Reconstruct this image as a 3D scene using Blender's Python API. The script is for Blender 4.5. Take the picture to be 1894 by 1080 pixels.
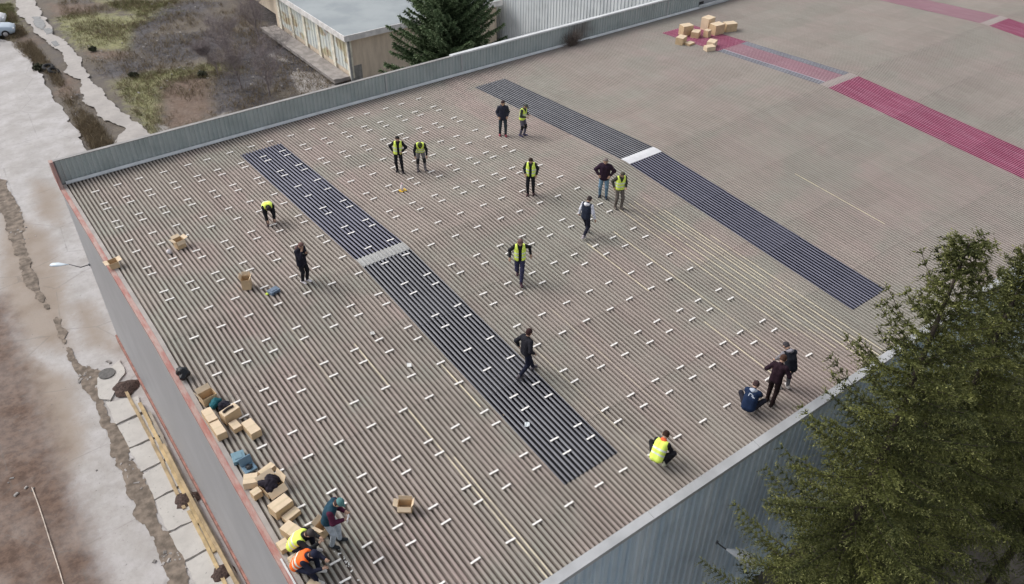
import bpy, math, random
import numpy as np
R = math.radians
for o in list(bpy.data.objects): bpy.data.objects.remove(o)
sc = bpy.context.scene
COL = sc.collection
random.seed(7); rng = np.random.default_rng(11)

# ------------------------------------------------------------------ camera, world, sun, exposure
ZR = 9.4                      # height of the roof ridge above the ground
SL = 0.058                    # pitch of both roof slopes
CAM = np.array([0.0, -21.763, 16.5 + ZR])
FWD = np.array([0.47190346, 0.63741817, -0.60910197])
FWD /= np.linalg.norm(FWD)
ROLL = 0.0051
FPX = 1499.45                 # focal length in pixels of a 1894 px wide picture
_r = np.cross(FWD, [0, 0, 1]); _r /= np.linalg.norm(_r); _u = np.cross(_r, FWD)
CR = math.cos(ROLL) * _r + math.sin(ROLL) * _u
CU = -math.sin(ROLL) * _r + math.cos(ROLL) * _u
cam_d = bpy.data.cameras.new("camera"); cam = bpy.data.objects.new("camera", cam_d); COL.objects.link(cam)
from mathutils import Matrix, Vector
M = Matrix(((CR[0], CU[0], -FWD[0], CAM[0]), (CR[1], CU[1], -FWD[1], CAM[1]), (CR[2], CU[2], -FWD[2], CAM[2]), (0, 0, 0, 1)))
cam.matrix_world = M
cam_d.sensor_width = 36; cam_d.lens = FPX / 1894 * 36; cam_d.clip_end = 3000; cam_d.clip_start = 0.1
sc.camera = cam

world = bpy.data.worlds.new("World"); sc.world = world; world.use_nodes = True
nt = world.node_tree; nt.nodes.clear()
wo = nt.nodes.new("ShaderNodeOutputWorld"); bg = nt.nodes.new("ShaderNodeBackground")
sky = nt.nodes.new("ShaderNodeTexSky"); sky.sky_type = 'NISHITA'; sky.sun_disc = False
sky.sun_elevation = R(46); sky.sun_rotation = R(-35); sky.dust_density = 4.0; sky.air_density = 1.0; sky.ozone_density = 1.0
hs = nt.nodes.new("ShaderNodeHueSaturation"); hs.inputs['Saturation'].default_value = 0.30
nt.links.new(sky.outputs[0], hs.inputs['Color']); nt.links.new(hs.outputs[0], bg.inputs[0]); nt.links.new(bg.outputs[0], wo.inputs[0])
bg.inputs[1].default_value = 0.15
sun_d = bpy.data.lights.new("sun", 'SUN'); sun = bpy.data.objects.new("sun", sun_d); COL.objects.link(sun)
sun_d.energy = 0.55; sun_d.angle = R(26); sun_d.color = (1.0, 0.97, 0.93)
sun.rotation_euler = (R(-44), 0, R(35)); sun.location = (0, 40, 60)
vs = sc.view_settings
vs.view_transform = 'Standard'; vs.look = 'None'; vs.exposure = 0.42; vs.gamma = 1.0; vs.use_curve_mapping = False

# ------------------------------------------------------------------ where things stand (points of the roof and of the ground)
def ray(px, py): return FWD + CR * (px - 947) / FPX - CU * (py - 540) / FPX
def gp(px, py, z=0.0):
    d = ray(px, py); t = (z - CAM[2]) / d[2]; return CAM + t * d
def roofz(y): return ZR - SL * abs(y)
def rp(px, py):
    d = ray(px, py)
    for s, side in ((SL, -1), (-SL, 1)):
        t = (s * CAM[1] + ZR - CAM[2]) / (d[2] - s * d[1]); P = CAM + t * d
        if P[1] * side >= 0: return P
    return P

# ------------------------------------------------------------------ object helpers
def tag(o, label=None, cat=None, group=None, kind=None):
    if label: o['label'] = label
    if cat: o['category'] = cat
    if group: o['group'] = group
    if kind: o['kind'] = kind
    return o
def empty(name, loc, rz=0, label=None, cat=None, group=None):
    o = bpy.data.objects.new(name, None); COL.objects.link(o); o.location = [float(v) for v in loc]; o.rotation_euler = (0, 0, rz)
    o.empty_display_size = 0.2
    return tag(o, label, cat, group)
def npmesh(name, V, F, mats=None, parent=None, fm=None, smooth=False, attrs=None):
    """V (n,3); F (m,3|4) array or list of tuples"""
    me = bpy.data.meshes.new(name)
    V = np.asarray(V, dtype=np.float32).reshape(-1, 3)
    if isinstance(F, np.ndarray) and F.ndim == 2:
        k = F.shape[1]; n = len(F)
        me.vertices.add(len(V)); me.vertices.foreach_set('co', V.ravel())
        me.loops.add(n * k); me.loops.foreach_set('vertex_index', F.astype(np.int32).ravel())
        me.polygons.add(n); me.polygons.foreach_set('loop_start', np.arange(n, dtype=np.int32) * k)
        me.update(calc_edges=True)
    else:
        me.from_pydata([tuple(map(float, v)) for v in V], [], [tuple(int(i) for i in f) for f in F])
    for m in (mats if isinstance(mats, (list, tuple)) else [mats]):
        if m: me.materials.append(m)
    if fm is not None: me.polygons.foreach_set('material_index', np.asarray(fm, dtype=np.int32))
    me.polygons.foreach_set('use_smooth', np.full(len(me.polygons), bool(smooth)))
    if attrs:
        for an, (dom, val) in attrs.items():
            a = me.attributes.new(an, 'FLOAT', dom); a.data.foreach_set('value', np.asarray(val, dtype=np.float32))
    me.validate(); me.update()
    o = bpy.data.objects.new(name, me); COL.objects.link(o)
    if parent is not None: o.parent = parent
    return o
class MB:
    """collects shapes for one mesh"""
    def __init__(s): s.V = []; s.F = []; s.m = []; s.cur = 0
    def add(s, V, F):
        b = len(s.V); s.V += [tuple(map(float, v)) for v in V]; s.F += [tuple(int(i) + b for i in f) for f in F]; s.m += [s.cur] * len(F); return s
    def box(s, c, d, rz=0, rx=0, ry=0, taper=1.0):
        hx, hy, hz = d[0] / 2, d[1] / 2, d[2] / 2; P = []
        for z in (-1, 1):
            k = taper if z > 0 else 1
            for x, y in ((-1, -1), (1, -1), (1, 1), (-1, 1)): P.append(Vector((x * hx * k, y * hy * k, z * hz)))
        Mx = Matrix.Rotation(rz, 3, 'Z') @ Matrix.Rotation(ry, 3, 'Y') @ Matrix.Rotation(rx, 3, 'X')
        P = [Mx @ p + Vector([float(v) for v in c]) for p in P]
        return s.add(P, [(0, 3, 2, 1), (4, 5, 6, 7), (0, 1, 5, 4), (1, 2, 6, 5), (2, 3, 7, 6), (3, 0, 4, 7)])
    def bb(s, lo, hi): return s.box([(a + b) / 2 for a, b in zip(lo, hi)], [b - a for a, b in zip(lo, hi)])
    def tube(s, pts, rad, n=8, cap=True):
        pts = [np.array(p, float) for p in pts]; rad = rad if isinstance(rad, (list, tuple)) else [rad] * len(pts)
        V = []; F = []; prev = None
        for i, p in enumerate(pts):
            t = pts[min(i + 1, len(pts) - 1)] - pts[max(i - 1, 0)]; t = t / (np.linalg.norm(t) + 1e-9)
            if prev is None: a = np.cross(t, [0, 0, 1] if abs(t[2]) < .9 else [1, 0, 0])
            else: a = prev - t * (prev @ t)
            a = a / (np.linalg.norm(a) + 1e-9); prev = a; b = np.cross(t, a)
            for k in range(n):
                w = 2 * math.pi * k / n; V.append(p + rad[i] * (math.cos(w) * a + math.sin(w) * b))
        for i in range(len(pts) - 1):
            for k in range(n): F.append((i * n + k, i * n + (k + 1) % n, (i + 1) * n + (k + 1) % n, (i + 1) * n + k))
        if cap: F.append(tuple(range(n - 1, -1, -1))); F.append(tuple((len(pts) - 1) * n + k for k in range(n)))
        return s.add(V, F)
    def ell(s, c, r, n=10, m=7, rz=0):
        V = []; F = []
        for i in range(m + 1):
            th = math.pi * i / m
            for k in range(n):
                w = 2 * math.pi * k / n; x, y = r[0] * math.sin(th) * math.cos(w), r[1] * math.sin(th) * math.sin(w)
                V.append((c[0] + x * math.cos(rz) - y * math.sin(rz), c[1] + x * math.sin(rz) + y * math.cos(rz), c[2] + r[2] * math.cos(th)))
        for i in range(m):
            for k in range(n): F.append((i * n + k, (i + 1) * n + k, (i + 1) * n + (k + 1) % n, i * n + (k + 1) % n))
        return s.add(V, F)
    def build(s, name, mats, parent=None, smooth=False, bevel=0):
        o = npmesh(name, s.V, s.F, mats, parent, s.m, smooth)
        if bevel:
            b = o.modifiers.new('bevel', 'BEVEL'); b.width = bevel; b.segments = 2; b.limit_method = 'ANGLE'
        return o

# ------------------------------------------------------------------ material helpers
class NT:
    def __init__(s, name):
        s.m = bpy.data.materials.new(name); s.m.use_nodes = True; s.t = s.m.node_tree; s.b = s.t.nodes['Principled BSDF']
        s.pos = s.n('ShaderNodeNewGeometry').outputs['Position']
    def n(s, k, **kw):
        x = s.t.nodes.new(k)
        for a, v in kw.items(): setattr(x, a, v)
        return x
    def l(s, a, b): s.t.links.new(a, b)
    def val(s, sock, v):
        if hasattr(v, 'links') or isinstance(v, bpy.types.NodeSocket): s.l(v, sock)
        else: sock.default_value = v
    def mapv(s, scale, src=None, loc=(0, 0, 0)):
        m = s.n('ShaderNodeMapping'); m.inputs['Scale'].default_value = scale; m.inputs['Location'].default_value = loc; s.l(src or s.pos, m.inputs[0]); return m.outputs[0]
    def noise(s, scale=1, detail=4, vec=None, rough=.55, dist=0):
        x = s.n('ShaderNodeTexNoise'); x.inputs['Scale'].default_value = scale; x.inputs['Detail'].default_value = detail
        x.inputs['Roughness'].default_value = rough; x.inputs['Distortion'].default_value = dist; s.l(vec or s.pos, x.inputs['Vector']); return x.outputs['Fac']
    def rampv(s, f, a, b, lo=0., hi=1.):
        x = s.n('ShaderNodeMapRange'); s.val(x.inputs[0], f); x.inputs[1].default_value = a; x.inputs[2].default_value = b
        x.inputs[3].default_value = lo; x.inputs[4].default_value = hi; x.interpolation_type = 'SMOOTHSTEP'; return x.outputs[0]
    def mix(s, f, a, b, mode='MIX'):
        x = s.n('ShaderNodeMix', data_type='RGBA', blend_type=mode); s.val(x.inputs[0], f)
        for k, c in ((6, a), (7, b)): s.val(x.inputs[k], c if not isinstance(c, tuple) else (*c[:3], 1))
        return x.outputs[2]
    def math(s, op, a, b=0.):
        x = s.n('ShaderNodeMath', operation=op); s.val(x.inputs[0], a); s.val(x.inputs[1], b); return x.outputs[0]
    def attr(s, name): return s.n('ShaderNodeAttribute', attribute_name=name).outputs['Fac']
    def bump(s, h, strength=.3, dist=.02):
        x = s.n('ShaderNodeBump'); x.inputs['Strength'].default_value = strength; x.inputs['Distance'].default_value = dist
        s.l(h, x.inputs['Height']); s.l(x.outputs[0], s.b.inputs['Normal'])
    def out(s, col=None, rough=.8, metal=0, spec=.5):
        if col is not None: s.val(s.b.inputs['Base Color'], col if not isinstance(col, tuple) else (*col[:3], 1))
        s.val(s.b.inputs['Roughness'], rough); s.b.inputs['Metallic'].default_value = metal
        if spec is not None: s.b.inputs['Specular IOR Level'].default_value = spec
        return s.m
MC = {}
def plain(name, col, rough=.8, var=.18, scale=6., metal=0, spec=.4, bump=.0):
    if name in MC: return MC[name]
    n = NT(name)
    oc = n.n('ShaderNodeTexCoord').outputs['Object']
    f = n.noise(scale, 4, oc)
    c = n.mix(n.rampv(f, .3, .7), tuple(v * (1 - var) for v in col), tuple(min(1, v * (1 + var)) for v in col))
    if bump: n.bump(n.noise(scale * 5, 3, oc), bump, .01)
    MC[name] = n.out(c, rough, metal, spec); return MC[name]

def roof_mat(name, tan, pink, green, cream=True, rough=.9):
    n = NT(name)
    sx = n.n('ShaderNodeSeparateXYZ'); n.l(n.pos, sx.inputs[0])
    fx = n.math('FLOOR', n.math('DIVIDE', sx.outputs[0], 1.1715)); fy = n.math('FLOOR', n.math('DIVIDE', sx.outputs[1], 3.35))
    cv = n.n('ShaderNodeCombineXYZ'); n.l(fx, cv.inputs[0]); n.l(fy, cv.inputs[1])
    wn = n.n('ShaderNodeTexWhiteNoise', noise_dimensions='3D'); n.l(cv.outputs[0], wn.inputs['Vector'])
    a = n.noise(1, 4, n.mapv((.55, .16, 1)), .6)
    b = n.noise(1, 3, n.mapv((.22, .3, 1), loc=(9, 4, 0)), .6)
    st = n.noise(1, 3, n.mapv((6.8, .55, 1)), .6)
    gr = n.noise(30, 2)
    c = n.mix(n.rampv(a, .38, .62, 0, .85), tan, pink); old = n.rampv(sx.outputs[0], 17, 34, 0, .42)
    c = n.mix(n.rampv(b, .46, .62, 0, .85), c, green)
    c = n.mix(n.rampv(n.noise(1, 5, n.mapv((.5, .12, 1), loc=(5, 8, 0)), .65), .52, .72, 0, .55), c, tuple(v * .70 for v in pink))
    c = n.mix(n.math('MULTIPLY', wn.outputs['Value'], .45), c, green)
    c = n.mix(n.rampv(st, .3, .72, 0, .42), c, tuple(v * .62 for v in tan))
    c = n.mix(n.rampv(st, .58, .8, 0, .35), c, (.50, .46, .40))
    c = n.mix(old, c, (.31, .284, .262))
    if cream:
        c = n.mix(n.math('MULTIPLY', n.attr('pale'), n.rampv(n.noise(1, 4, n.mapv((9, 1.4, 1), loc=(3, 3, 0)), .7), .25, .55)), c, (.78, .69, .49))
        c = n.mix(n.math('MULTIPLY', n.attr('groove_shade'), n.rampv(n.noise(1, 4, n.mapv((2, .9, 1)), .7), .2, .6, .55, 1.)), c, (.075, .058, .048))  # darkens groove walls and floors: recess shade painted into the sheet colour
    c = n.mix(n.rampv(gr, .35, .7, 0, .22), c, tuple(v * .6 for v in tan))
    n.bump(gr, .25, .006)
    return n.out(c, rough, 0, .3)
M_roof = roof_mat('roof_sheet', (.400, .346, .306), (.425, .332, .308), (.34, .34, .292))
def strip_mat(name, ca, cb, rough, groove=(.004, .004, .008)):
    n = NT(name)
    st = n.noise(1, 3, n.mapv((7, .5, 1)), .6); a = n.noise(1, 3, n.mapv((1.2, .5, 1)))
    c = n.mix(n.rampv(st, .35, .7), ca, cb); c = n.mix(n.rampv(a, .5, .75, 0, .35), c, tuple(v * 1.5 for v in ca))
    c = n.mix(n.math('MULTIPLY', n.attr('groove_shade'), .97), c, groove)  # near-black grooves, their shade carried by the sheet colour
    n.l(n.math('SUBTRACT', 1.0, n.math('MULTIPLY', n.attr('groove_shade'), .95)), n.b.inputs['Specular IOR Level'])
    return n.out(c, rough, 0, None)
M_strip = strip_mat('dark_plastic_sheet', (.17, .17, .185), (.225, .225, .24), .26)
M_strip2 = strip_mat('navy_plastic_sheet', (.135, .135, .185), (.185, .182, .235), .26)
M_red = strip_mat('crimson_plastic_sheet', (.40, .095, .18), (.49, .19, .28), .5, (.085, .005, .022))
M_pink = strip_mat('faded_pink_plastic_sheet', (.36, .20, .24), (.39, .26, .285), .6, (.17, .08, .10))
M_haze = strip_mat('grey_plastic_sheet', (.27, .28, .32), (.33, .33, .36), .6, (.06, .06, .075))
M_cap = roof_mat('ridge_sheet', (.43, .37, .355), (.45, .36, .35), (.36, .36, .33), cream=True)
def metal_mat(name, col, col2, rough=.55, sc_=(3., 3., .4), dark=None, smudge=None):
    n = NT(name)
    a = n.noise(1, 4, n.mapv(sc_), .65); b = n.noise(.6, 3)
    c = n.mix(n.rampv(a, .3, .7), col, col2)
    c = n.mix(n.rampv(b, .45, .7, 0, .5), c, tuple(v * .72 for v in col))
    if dark: c = n.mix(n.rampv(n.noise(1, 5, n.mapv((5, 5, .25), loc=(2, 1, 0)), .7), .58, .75, 0, .6), c, dark)
    if smudge:
        d = n.n('ShaderNodeVectorMath', operation='DISTANCE'); n.l(n.pos, d.inputs[0]); d.inputs[1].default_value = smudge[0]
        c = n.mix(n.rampv(n.math('ADD', d.outputs['Value'], n.math('MULTIPLY', n.noise(1.5, 3), 1.2)), smudge[1], .5, 0, .85), c, (.085, .065, .055))
    return n.out(c, rough, 0, .45)

# ------------------------------------------------------------------ ground helpers
def poly_sd(X, Y, P):
    """signed distance (negative inside) of points to polygon P"""
    P = np.asarray(P, float); d = np.full(X.shape, 1e9); ins = np.zeros(X.shape, bool)
    n = len(P)
    for i in range(n):
        a = P[i]; b = P[(i + 1) % n]; e = b - a; L = e @ e + 1e-12
        t = np.clip(((X - a[0]) * e[0] + (Y - a[1]) * e[1]) / L, 0, 1)
        d = np.minimum(d, np.hypot(X - a[0] - t * e[0], Y - a[1] - t * e[1]))
        c = (a[1] > Y) != (b[1] > Y)
        with np.errstate(divide='ignore', invalid='ignore'):
            xi = a[0] + (Y - a[1]) * e[0] / (e[1] if abs(e[1]) > 1e-12 else 1e-12)
        ins ^= c & (X < xi)
    return np.where(ins, -d, d)
def vnoise(X, Y, s, seed=0):
    g = np.random.default_rng(seed).random((64, 64)); x = X * s + 1000; y = Y * s + 1000
    i = np.floor(x).astype(int); j = np.floor(y).astype(int); u = x - i; v = y - j; u = u * u * (3 - 2 * u); v = v * v * (3 - 2 * v)
    G = lambda a, b: g[a % 64, b % 64]
    return (G(i, j) * (1 - u) + G(i + 1, j) * u) * (1 - v) + (G(i, j + 1) * (1 - u) + G(i + 1, j + 1) * u) * v - .5
def W(pts, z=0): return [tuple(gp(a, b, z)[:2]) for a, b in pts]
def mask(X, Y, polys, soft=.8):
    m = np.zeros(X.shape)
    for p in polys: m = np.maximum(m, np.clip(.5 - poly_sd(X, Y, W(p)) / soft, 0, 1))
    return m
def sheet(name, poly, res, z, amp, mat, masks=None, nscale=.8, bumpz=0., seed=1, world=False):
    P = np.array(poly if world else W(poly)); lo = P.min(0) - 1; hi = P.max(0) + 1
    xs = np.arange(lo[0], hi[0], res); ys = np.arange(lo[1], hi[1], res); X, Y = np.meshgrid(xs, ys, indexing='ij')
    def sd(X, Y): return poly_sd(X, Y, P) + amp * (vnoise(X, Y, nscale, seed) * 1.4 + vnoise(X, Y, nscale * 3.1, seed + 1) * .7 + vnoise(X, Y, nscale * 8, seed + 2) * .3)
    D = sd(X, Y); n0, n1 = X.shape; idx = np.arange(n0 * n1).reshape(n0, n1)
    keep = (D[:-1, :-1] + D[1:, :-1] + D[1:, 1:] + D[:-1, 1:]) / 4 < 0
    F = np.stack([idx[:-1, :-1][keep], idx[1:, :-1][keep], idx[1:, 1:][keep], idx[:-1, 1:][keep]], 1)
    used, inv = np.unique(F, return_inverse=True); F = inv.reshape(F.shape)
    x = X.ravel()[used]; y = Y.ravel()[used]; d = D.ravel()[used]
    cnt = np.bincount(F.ravel(), minlength=len(used)); bd = cnt < 4; e = res * .3
    gx = (sd(x + e, y) - sd(x - e, y)) / (2 * e); gy = (sd(x, y + e) - sd(x, y - e)) / (2 * e); g2 = gx * gx + gy * gy + .2
    s = np.clip(d, -res, res) / g2 * bd; xx = x - s * gx; yy = y - s * gy
    zz = z + bumpz * (vnoise(xx, yy, 1.1, 5) + .6 * vnoise(xx, yy, 3, 6)) * np.clip(-d / .4, 0, 1)
    at = {}
    for k, (pl, so) in (masks or {}).items(): at[k] = ('POINT', mask(xx, yy, pl, so))
    o = npmesh(name, np.stack([xx, yy, zz], 1), F, mat, None, None, True, at)
    return tag(o, kind='structure')

# ------------------------------------------------------------------ ground
def ground_mat():
    n = NT('ground_soil')
    f1 = n.noise(.9, 6, rough=.65); f2 = n.noise(4, 5, rough=.7); f3 = n.noise(.25, 3)
    nz = n.math('SUBTRACT', n.noise(1.3, 6, rough=.7), .5)
    c = n.mix(n.rampv(f1, .3, .7), (.105, .085, .068), (.19, .165, .135))
    c = n.mix(n.rampv(f3, .45, .65, 0, .5), c, (.10, .09, .09))
    def m(a, lo=.2, hi=.8, k=1.5): return n.rampv(n.math('ADD', n.attr(a), n.math('MULTIPLY', nz, k)), lo, hi)
    c = n.mix(m('grass'), c, n.mix(n.rampv(f2, .3, .7), (.20, .195, .095), (.31, .30, .155)))
    c = n.mix(m('rust'), c, n.mix(n.rampv(f2, .3, .7), (.15, .105, .08), (.21, .155, .12)))
    c = n.mix(m('dark'), c, n.mix(n.rampv(f2, .3, .7), (.055, .05, .052), (.13, .12, .125)))
    c = n.mix(m('pale'), c, n.mix(n.rampv(f2, .3, .7), (.28, .26, .24), (.42, .39, .37)))
    c = n.mix(n.rampv(n.noise(14, 3), .6, .72, 0, .5), c, (.06, .052, .045))
    n.bump(f2, .8, .12)
    return n.out(c, n.rampv(f1, .3, .7, .6, .95), 0, .3)
xs = np.concatenate([[-1500, -500, -150, -50, -20], np.arange(-10, 52, .3), [56, 70, 100, 200, 600, 1500]])
ys = np.concatenate([[-1500, -500, -150, -60, -30], np.arange(-6, 72, .35), [76, 90, 130, 250, 700, 1500]])
X, Y = np.meshgrid(xs, ys, indexing='ij'); nx, ny = X.shape; idx = np.arange(nx * ny).reshape(nx, ny)
F = np.stack([idx[:-1, :-1].ravel(), idx[1:, :-1].ravel(), idx[1:, 1:].ravel(), idx[:-1, 1:].ravel()], 1)
Z = .10 * vnoise(X, Y, .5, 3) + .06 * vnoise(X, Y, 1.6, 4) - .10
masks = {
    'grass': ([[(105, 30), (150, 20), (255, 28), (320, 10), (345, 20), (250, 50), (240, 90), (190, 92), (150, 88), (120, 62)],
               [(210, 150), (270, 132), (310, 128), (420, 112), (450, 130), (330, 150), (300, 165), (296, 245), (274, 246), (235, 190)],
               [(330, 0), (260, 30), (180, 0)], [(20, 5), (-20, 10), (-10, 60), (20, 70), (40, 60)]], 3.),
    'rust': ([[(300, 150), (385, 128), (395, 205), (320, 240), (300, 235)], [(85, 5), (180, 5), (170, 22), (105, 28)], [(160, 88), (240, 95), (225, 108), (165, 102)],
              [(35, 62), (65, 70), (70, 78), (40, 90)], [(120, 130), (140, 160), (135, 180), (105, 175)]], 2.8),
    'dark': ([[(345, 0), (300, 15), (250, 50), (243, 95), (262, 92), (275, 60), (330, 30), (400, 12), (400, 0)], [(280, 65), (420, 50), (440, 80), (380, 105), (290, 115), (265, 95)],
              [(180, 125), (235, 105), (300, 115), (240, 135), (190, 142)], [(420, 60), (520, 40), (640, 150), (520, 160), (450, 150)], [(395, 130), (480, 130), (500, 190), (400, 210)],
              [(500, -5), (540, 0), (525, 50), (470, 30)], [(1300, 1400), (1500, 900), (1650, 760), (2200, 500), (3000, 1400)]], 2.8),  # last polygon paints the ground darker under the spruces, deepening their shade
    'pale': ([[(535, 130), (600, 130), (645, 155), (610, 170), (555, 170)], [(500, 95), (530, 108), (525, 115), (498, 100)], [(290, 225), (330, 240), (420, 205), (420, 225), (290, 250)]], .8)}
at = {k: ('POINT', mask(X.ravel(), Y.ravel(), p, s)) for k, (p, s) in masks.items()}
tag(npmesh('ground', np.stack([X.ravel(), Y.ravel(), Z.ravel()], 1), F, ground_mat(), None, None, True, at), kind='structure')

def concrete_mat(name, c1, c2, mud=True, crack=True):
    n = NT(name)
    f1 = n.noise(.5, 6, rough=.65); f2 = n.noise(3, 5, rough=.7); nz = n.math('SUBTRACT', n.noise(1.1, 6, rough=.7), .5)
    c = n.mix(n.rampv(f1, .32, .68), c1, c2)
    c = n.mix(n.rampv(f2, .45, .75, 0, .35), c, tuple(v * .7 for v in c1))
    if mud:
        mm = lambda a, k=.55: n.rampv(n.math('ADD', n.attr(a), n.math('MULTIPLY', nz, k)), .15, .85)
        c = n.mix(mm('stain'), c, (.275, .222, .178))
        c = n.mix(mm('mud'), c, n.mix(n.rampv(f2, .35, .65), (.085, .050, .035), (.155, .098, .070)))
    if crack:
        v = n.n('ShaderNodeTexVoronoi', feature='DISTANCE_TO_EDGE'); v.inputs['Scale'].default_value = .22; n.l(n.mapv((1, 1, 1), loc=(3.3, 1, 0)), v.inputs['Vector'])
        cr = n.rampv(n.math('ADD', v.outputs['Distance'], n.math('MULTIPLY', nz, .05)), .008, .0, 0, .28)
        c = n.mix(cr, c, (.12, .11, .10))
    c = n.mix(n.rampv(n.noise(9, 3), .66, .72, 0, .6), c, (.11, .10, .095))
    n.bump(f2, .3, .03)
    return n.out(c, n.rampv(f1, .35, .65, .35, .8), 0, .4)
M_yard = concrete_mat('old_concrete', (.31, .285, .265), (.48, .46, .455))
tag(sheet('concrete_yard', [(-60, 55), (0, 72), (40, 85), (78, 140), (118, 215), (165, 278), (300, 330), (330, 700), (480, 1080), (520, 1300), (-300, 1300), (-600, 600)],
      .35, .004, .35, M_yard, {'mud': ([[(-300, 520), (10, 545), (45, 650), (85, 760), (135, 900), (200, 1090), (300, 1300), (-300, 1300)]], 2.2),
                               'stain': ([[(0, 380), (90, 430), (120, 520), (130, 650), (60, 640), (0, 560)], [(20, 640), (130, 700), (160, 830), (110, 900), (60, 760)], [(60, 330), (110, 350), (115, 420), (70, 400)],
                                          [(130, 560), (170, 560), (215, 650), (160, 640)]], 1.8)}, .6, .05, 21))
M_dirt = plain('loose_dirt', (.19, .155, .125), .95, .38, 3, bump=.9)
sheet('dirt_verge', [(-6, 330), (10, 335), (28, 370), (42, 400), (44, 430), (56, 480), (68, 520), (88, 560), (108, 590), (122, 622), (142, 665), (150, 680), (192, 684), (196, 700), (184, 722), (192, 752), (206, 776),
                     (224, 808), (246, 850), (272, 890), (292, 930), (306, 975), (336, 1015), (358, 1078), (372, 1110), (318, 1110), (304, 1060), (288, 1010), (266, 972), (243, 930), (226, 890), (213, 850), (203, 812), (188, 782), (176, 745),
                     (146, 722), (144, 690), (132, 668), (112, 628), (98, 596), (74, 560), (50, 528), (36, 490), (20, 450), (8, 400), (-8, 380)], .12, .035, .22, M_dirt, None, 1.6, .10, 31)
M_track = concrete_mat('pale_wet_mud', (.31, .28, .255), (.44, .41, .385), False, False)
sheet('track', [(26, -8), (58, -8), (84, 36), (103, 66), (132, 84), (152, 115), (170, 150), (205, 188), (240, 215), (275, 250), (300, 300), (215, 300), (208, 262), (228, 240), (224, 229), (192, 224), (158, 186), (148, 150), (122, 132), (118, 104),
                (88, 75), (66, 60), (52, 45), (36, 26)], .2, .022, .35, M_track, None, .9, .04, 41)
M_puddle = plain('puddle_water', (.13, .125, .115), .12, .2, 3, spec=.5)
for P in ([(60, 32), (74, 32), (86, 48), (80, 56), (66, 50)], [(80, 54), (94, 52), (97, 62), (86, 66)], [(94, 78), (104, 76), (110, 84), (100, 88)]):
    sheet('puddle', P, .15, .05, .12, M_puddle, None, 1.5, 0, 51)
M_slab = concrete_mat('pavement_slab_concrete', (.42, .395, .365), (.54, .515, .48), False, False)
n_ = 0
pv = MB()
for q in ([(180, 702), (222, 668), (233, 690), (222, 705), (206, 742), (184, 740)], [(197, 747), (255, 735), (266, 762), (216, 786)], [(217, 791), (269, 767), (298, 806), (240, 829)], [(241, 833), (297, 810), (314, 846), (263, 875)],
          [(265, 879), (316, 850), (341, 896), (286, 925)], [(288, 929), (344, 900), (374, 956), (311, 986)], [(313, 990), (374, 960), (402, 1008), (342, 1038)], [(344, 1042), (400, 1012), (448, 1082), (368, 1092)]):
    P = W(q); Q = []
    r_ = random.Random(n_); n_ += 1
    for i in range(len(P)):                       # broken edges
        a = np.array(P[i]); b = np.array(P[(i + 1) % len(P)])
        for t in (0, .2, .4, .6, .8): Q.append(a + (b - a) * t + np.array([r_.uniform(-.035, .035), r_.uniform(-.035, .035)]))
    m = len(Q); hz = .085
    V = [(*p, hz) for p in Q] + [(*p, -.02) for p in Q]
    pv.add(V, [tuple(range(m))] + [(i, m + i, m + (i + 1) % m, (i + 1) % m) for i in range(m)])
tag(pv.build('pavement', M_slab), kind='structure')

# ------------------------------------------------------------------ the warehouse
P_ = .14644; G0 = 9.515                                  # rib pitch and the place of one groove
XL, XR = 2.607, 74.0; YE, YB = -13.3, 13.424
hall = empty('warehouse', (30, 0, 0), 0, 'long grey metal warehouse with a ribbed tan roof the workers stand on', 'warehouse')
def loc(o): o.location = (-30, 0, 0); return o           # its parts are modelled in place
pale_lines = [(7.40, -3.5, -5.7, .8), (7.40, -6.6, -13.2, .9), (7.55, -8.8, -13.2, .75), (9.15, -5.8, -8.2, 1.), (16.95, -3, -7.2, .9), (18.17, -3, -8, .9), (18.3, -6, -12, .6), (17.3, -9.5, -12.2, .9), (27.48, -4.4, -9, 1.), (12.0, -7, -12, .3),
              (19.45, -2.6, -11.5, .75), (19.75, -2.6, -12.5, .5), (20.0, -2.4, -12, .8), (20.3, -2.5, -12.9, .85), (20.6, -4, -12.9, .85), (20.9, -3, -12.9, .9), (21.2, -6, -12.9, .8), (20.75, -2.5, -9, .5), (6.05, -1.5, -6, .25), (13.6, -6, -11, .3)]
RSEED = np.random.default_rng(5)
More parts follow.
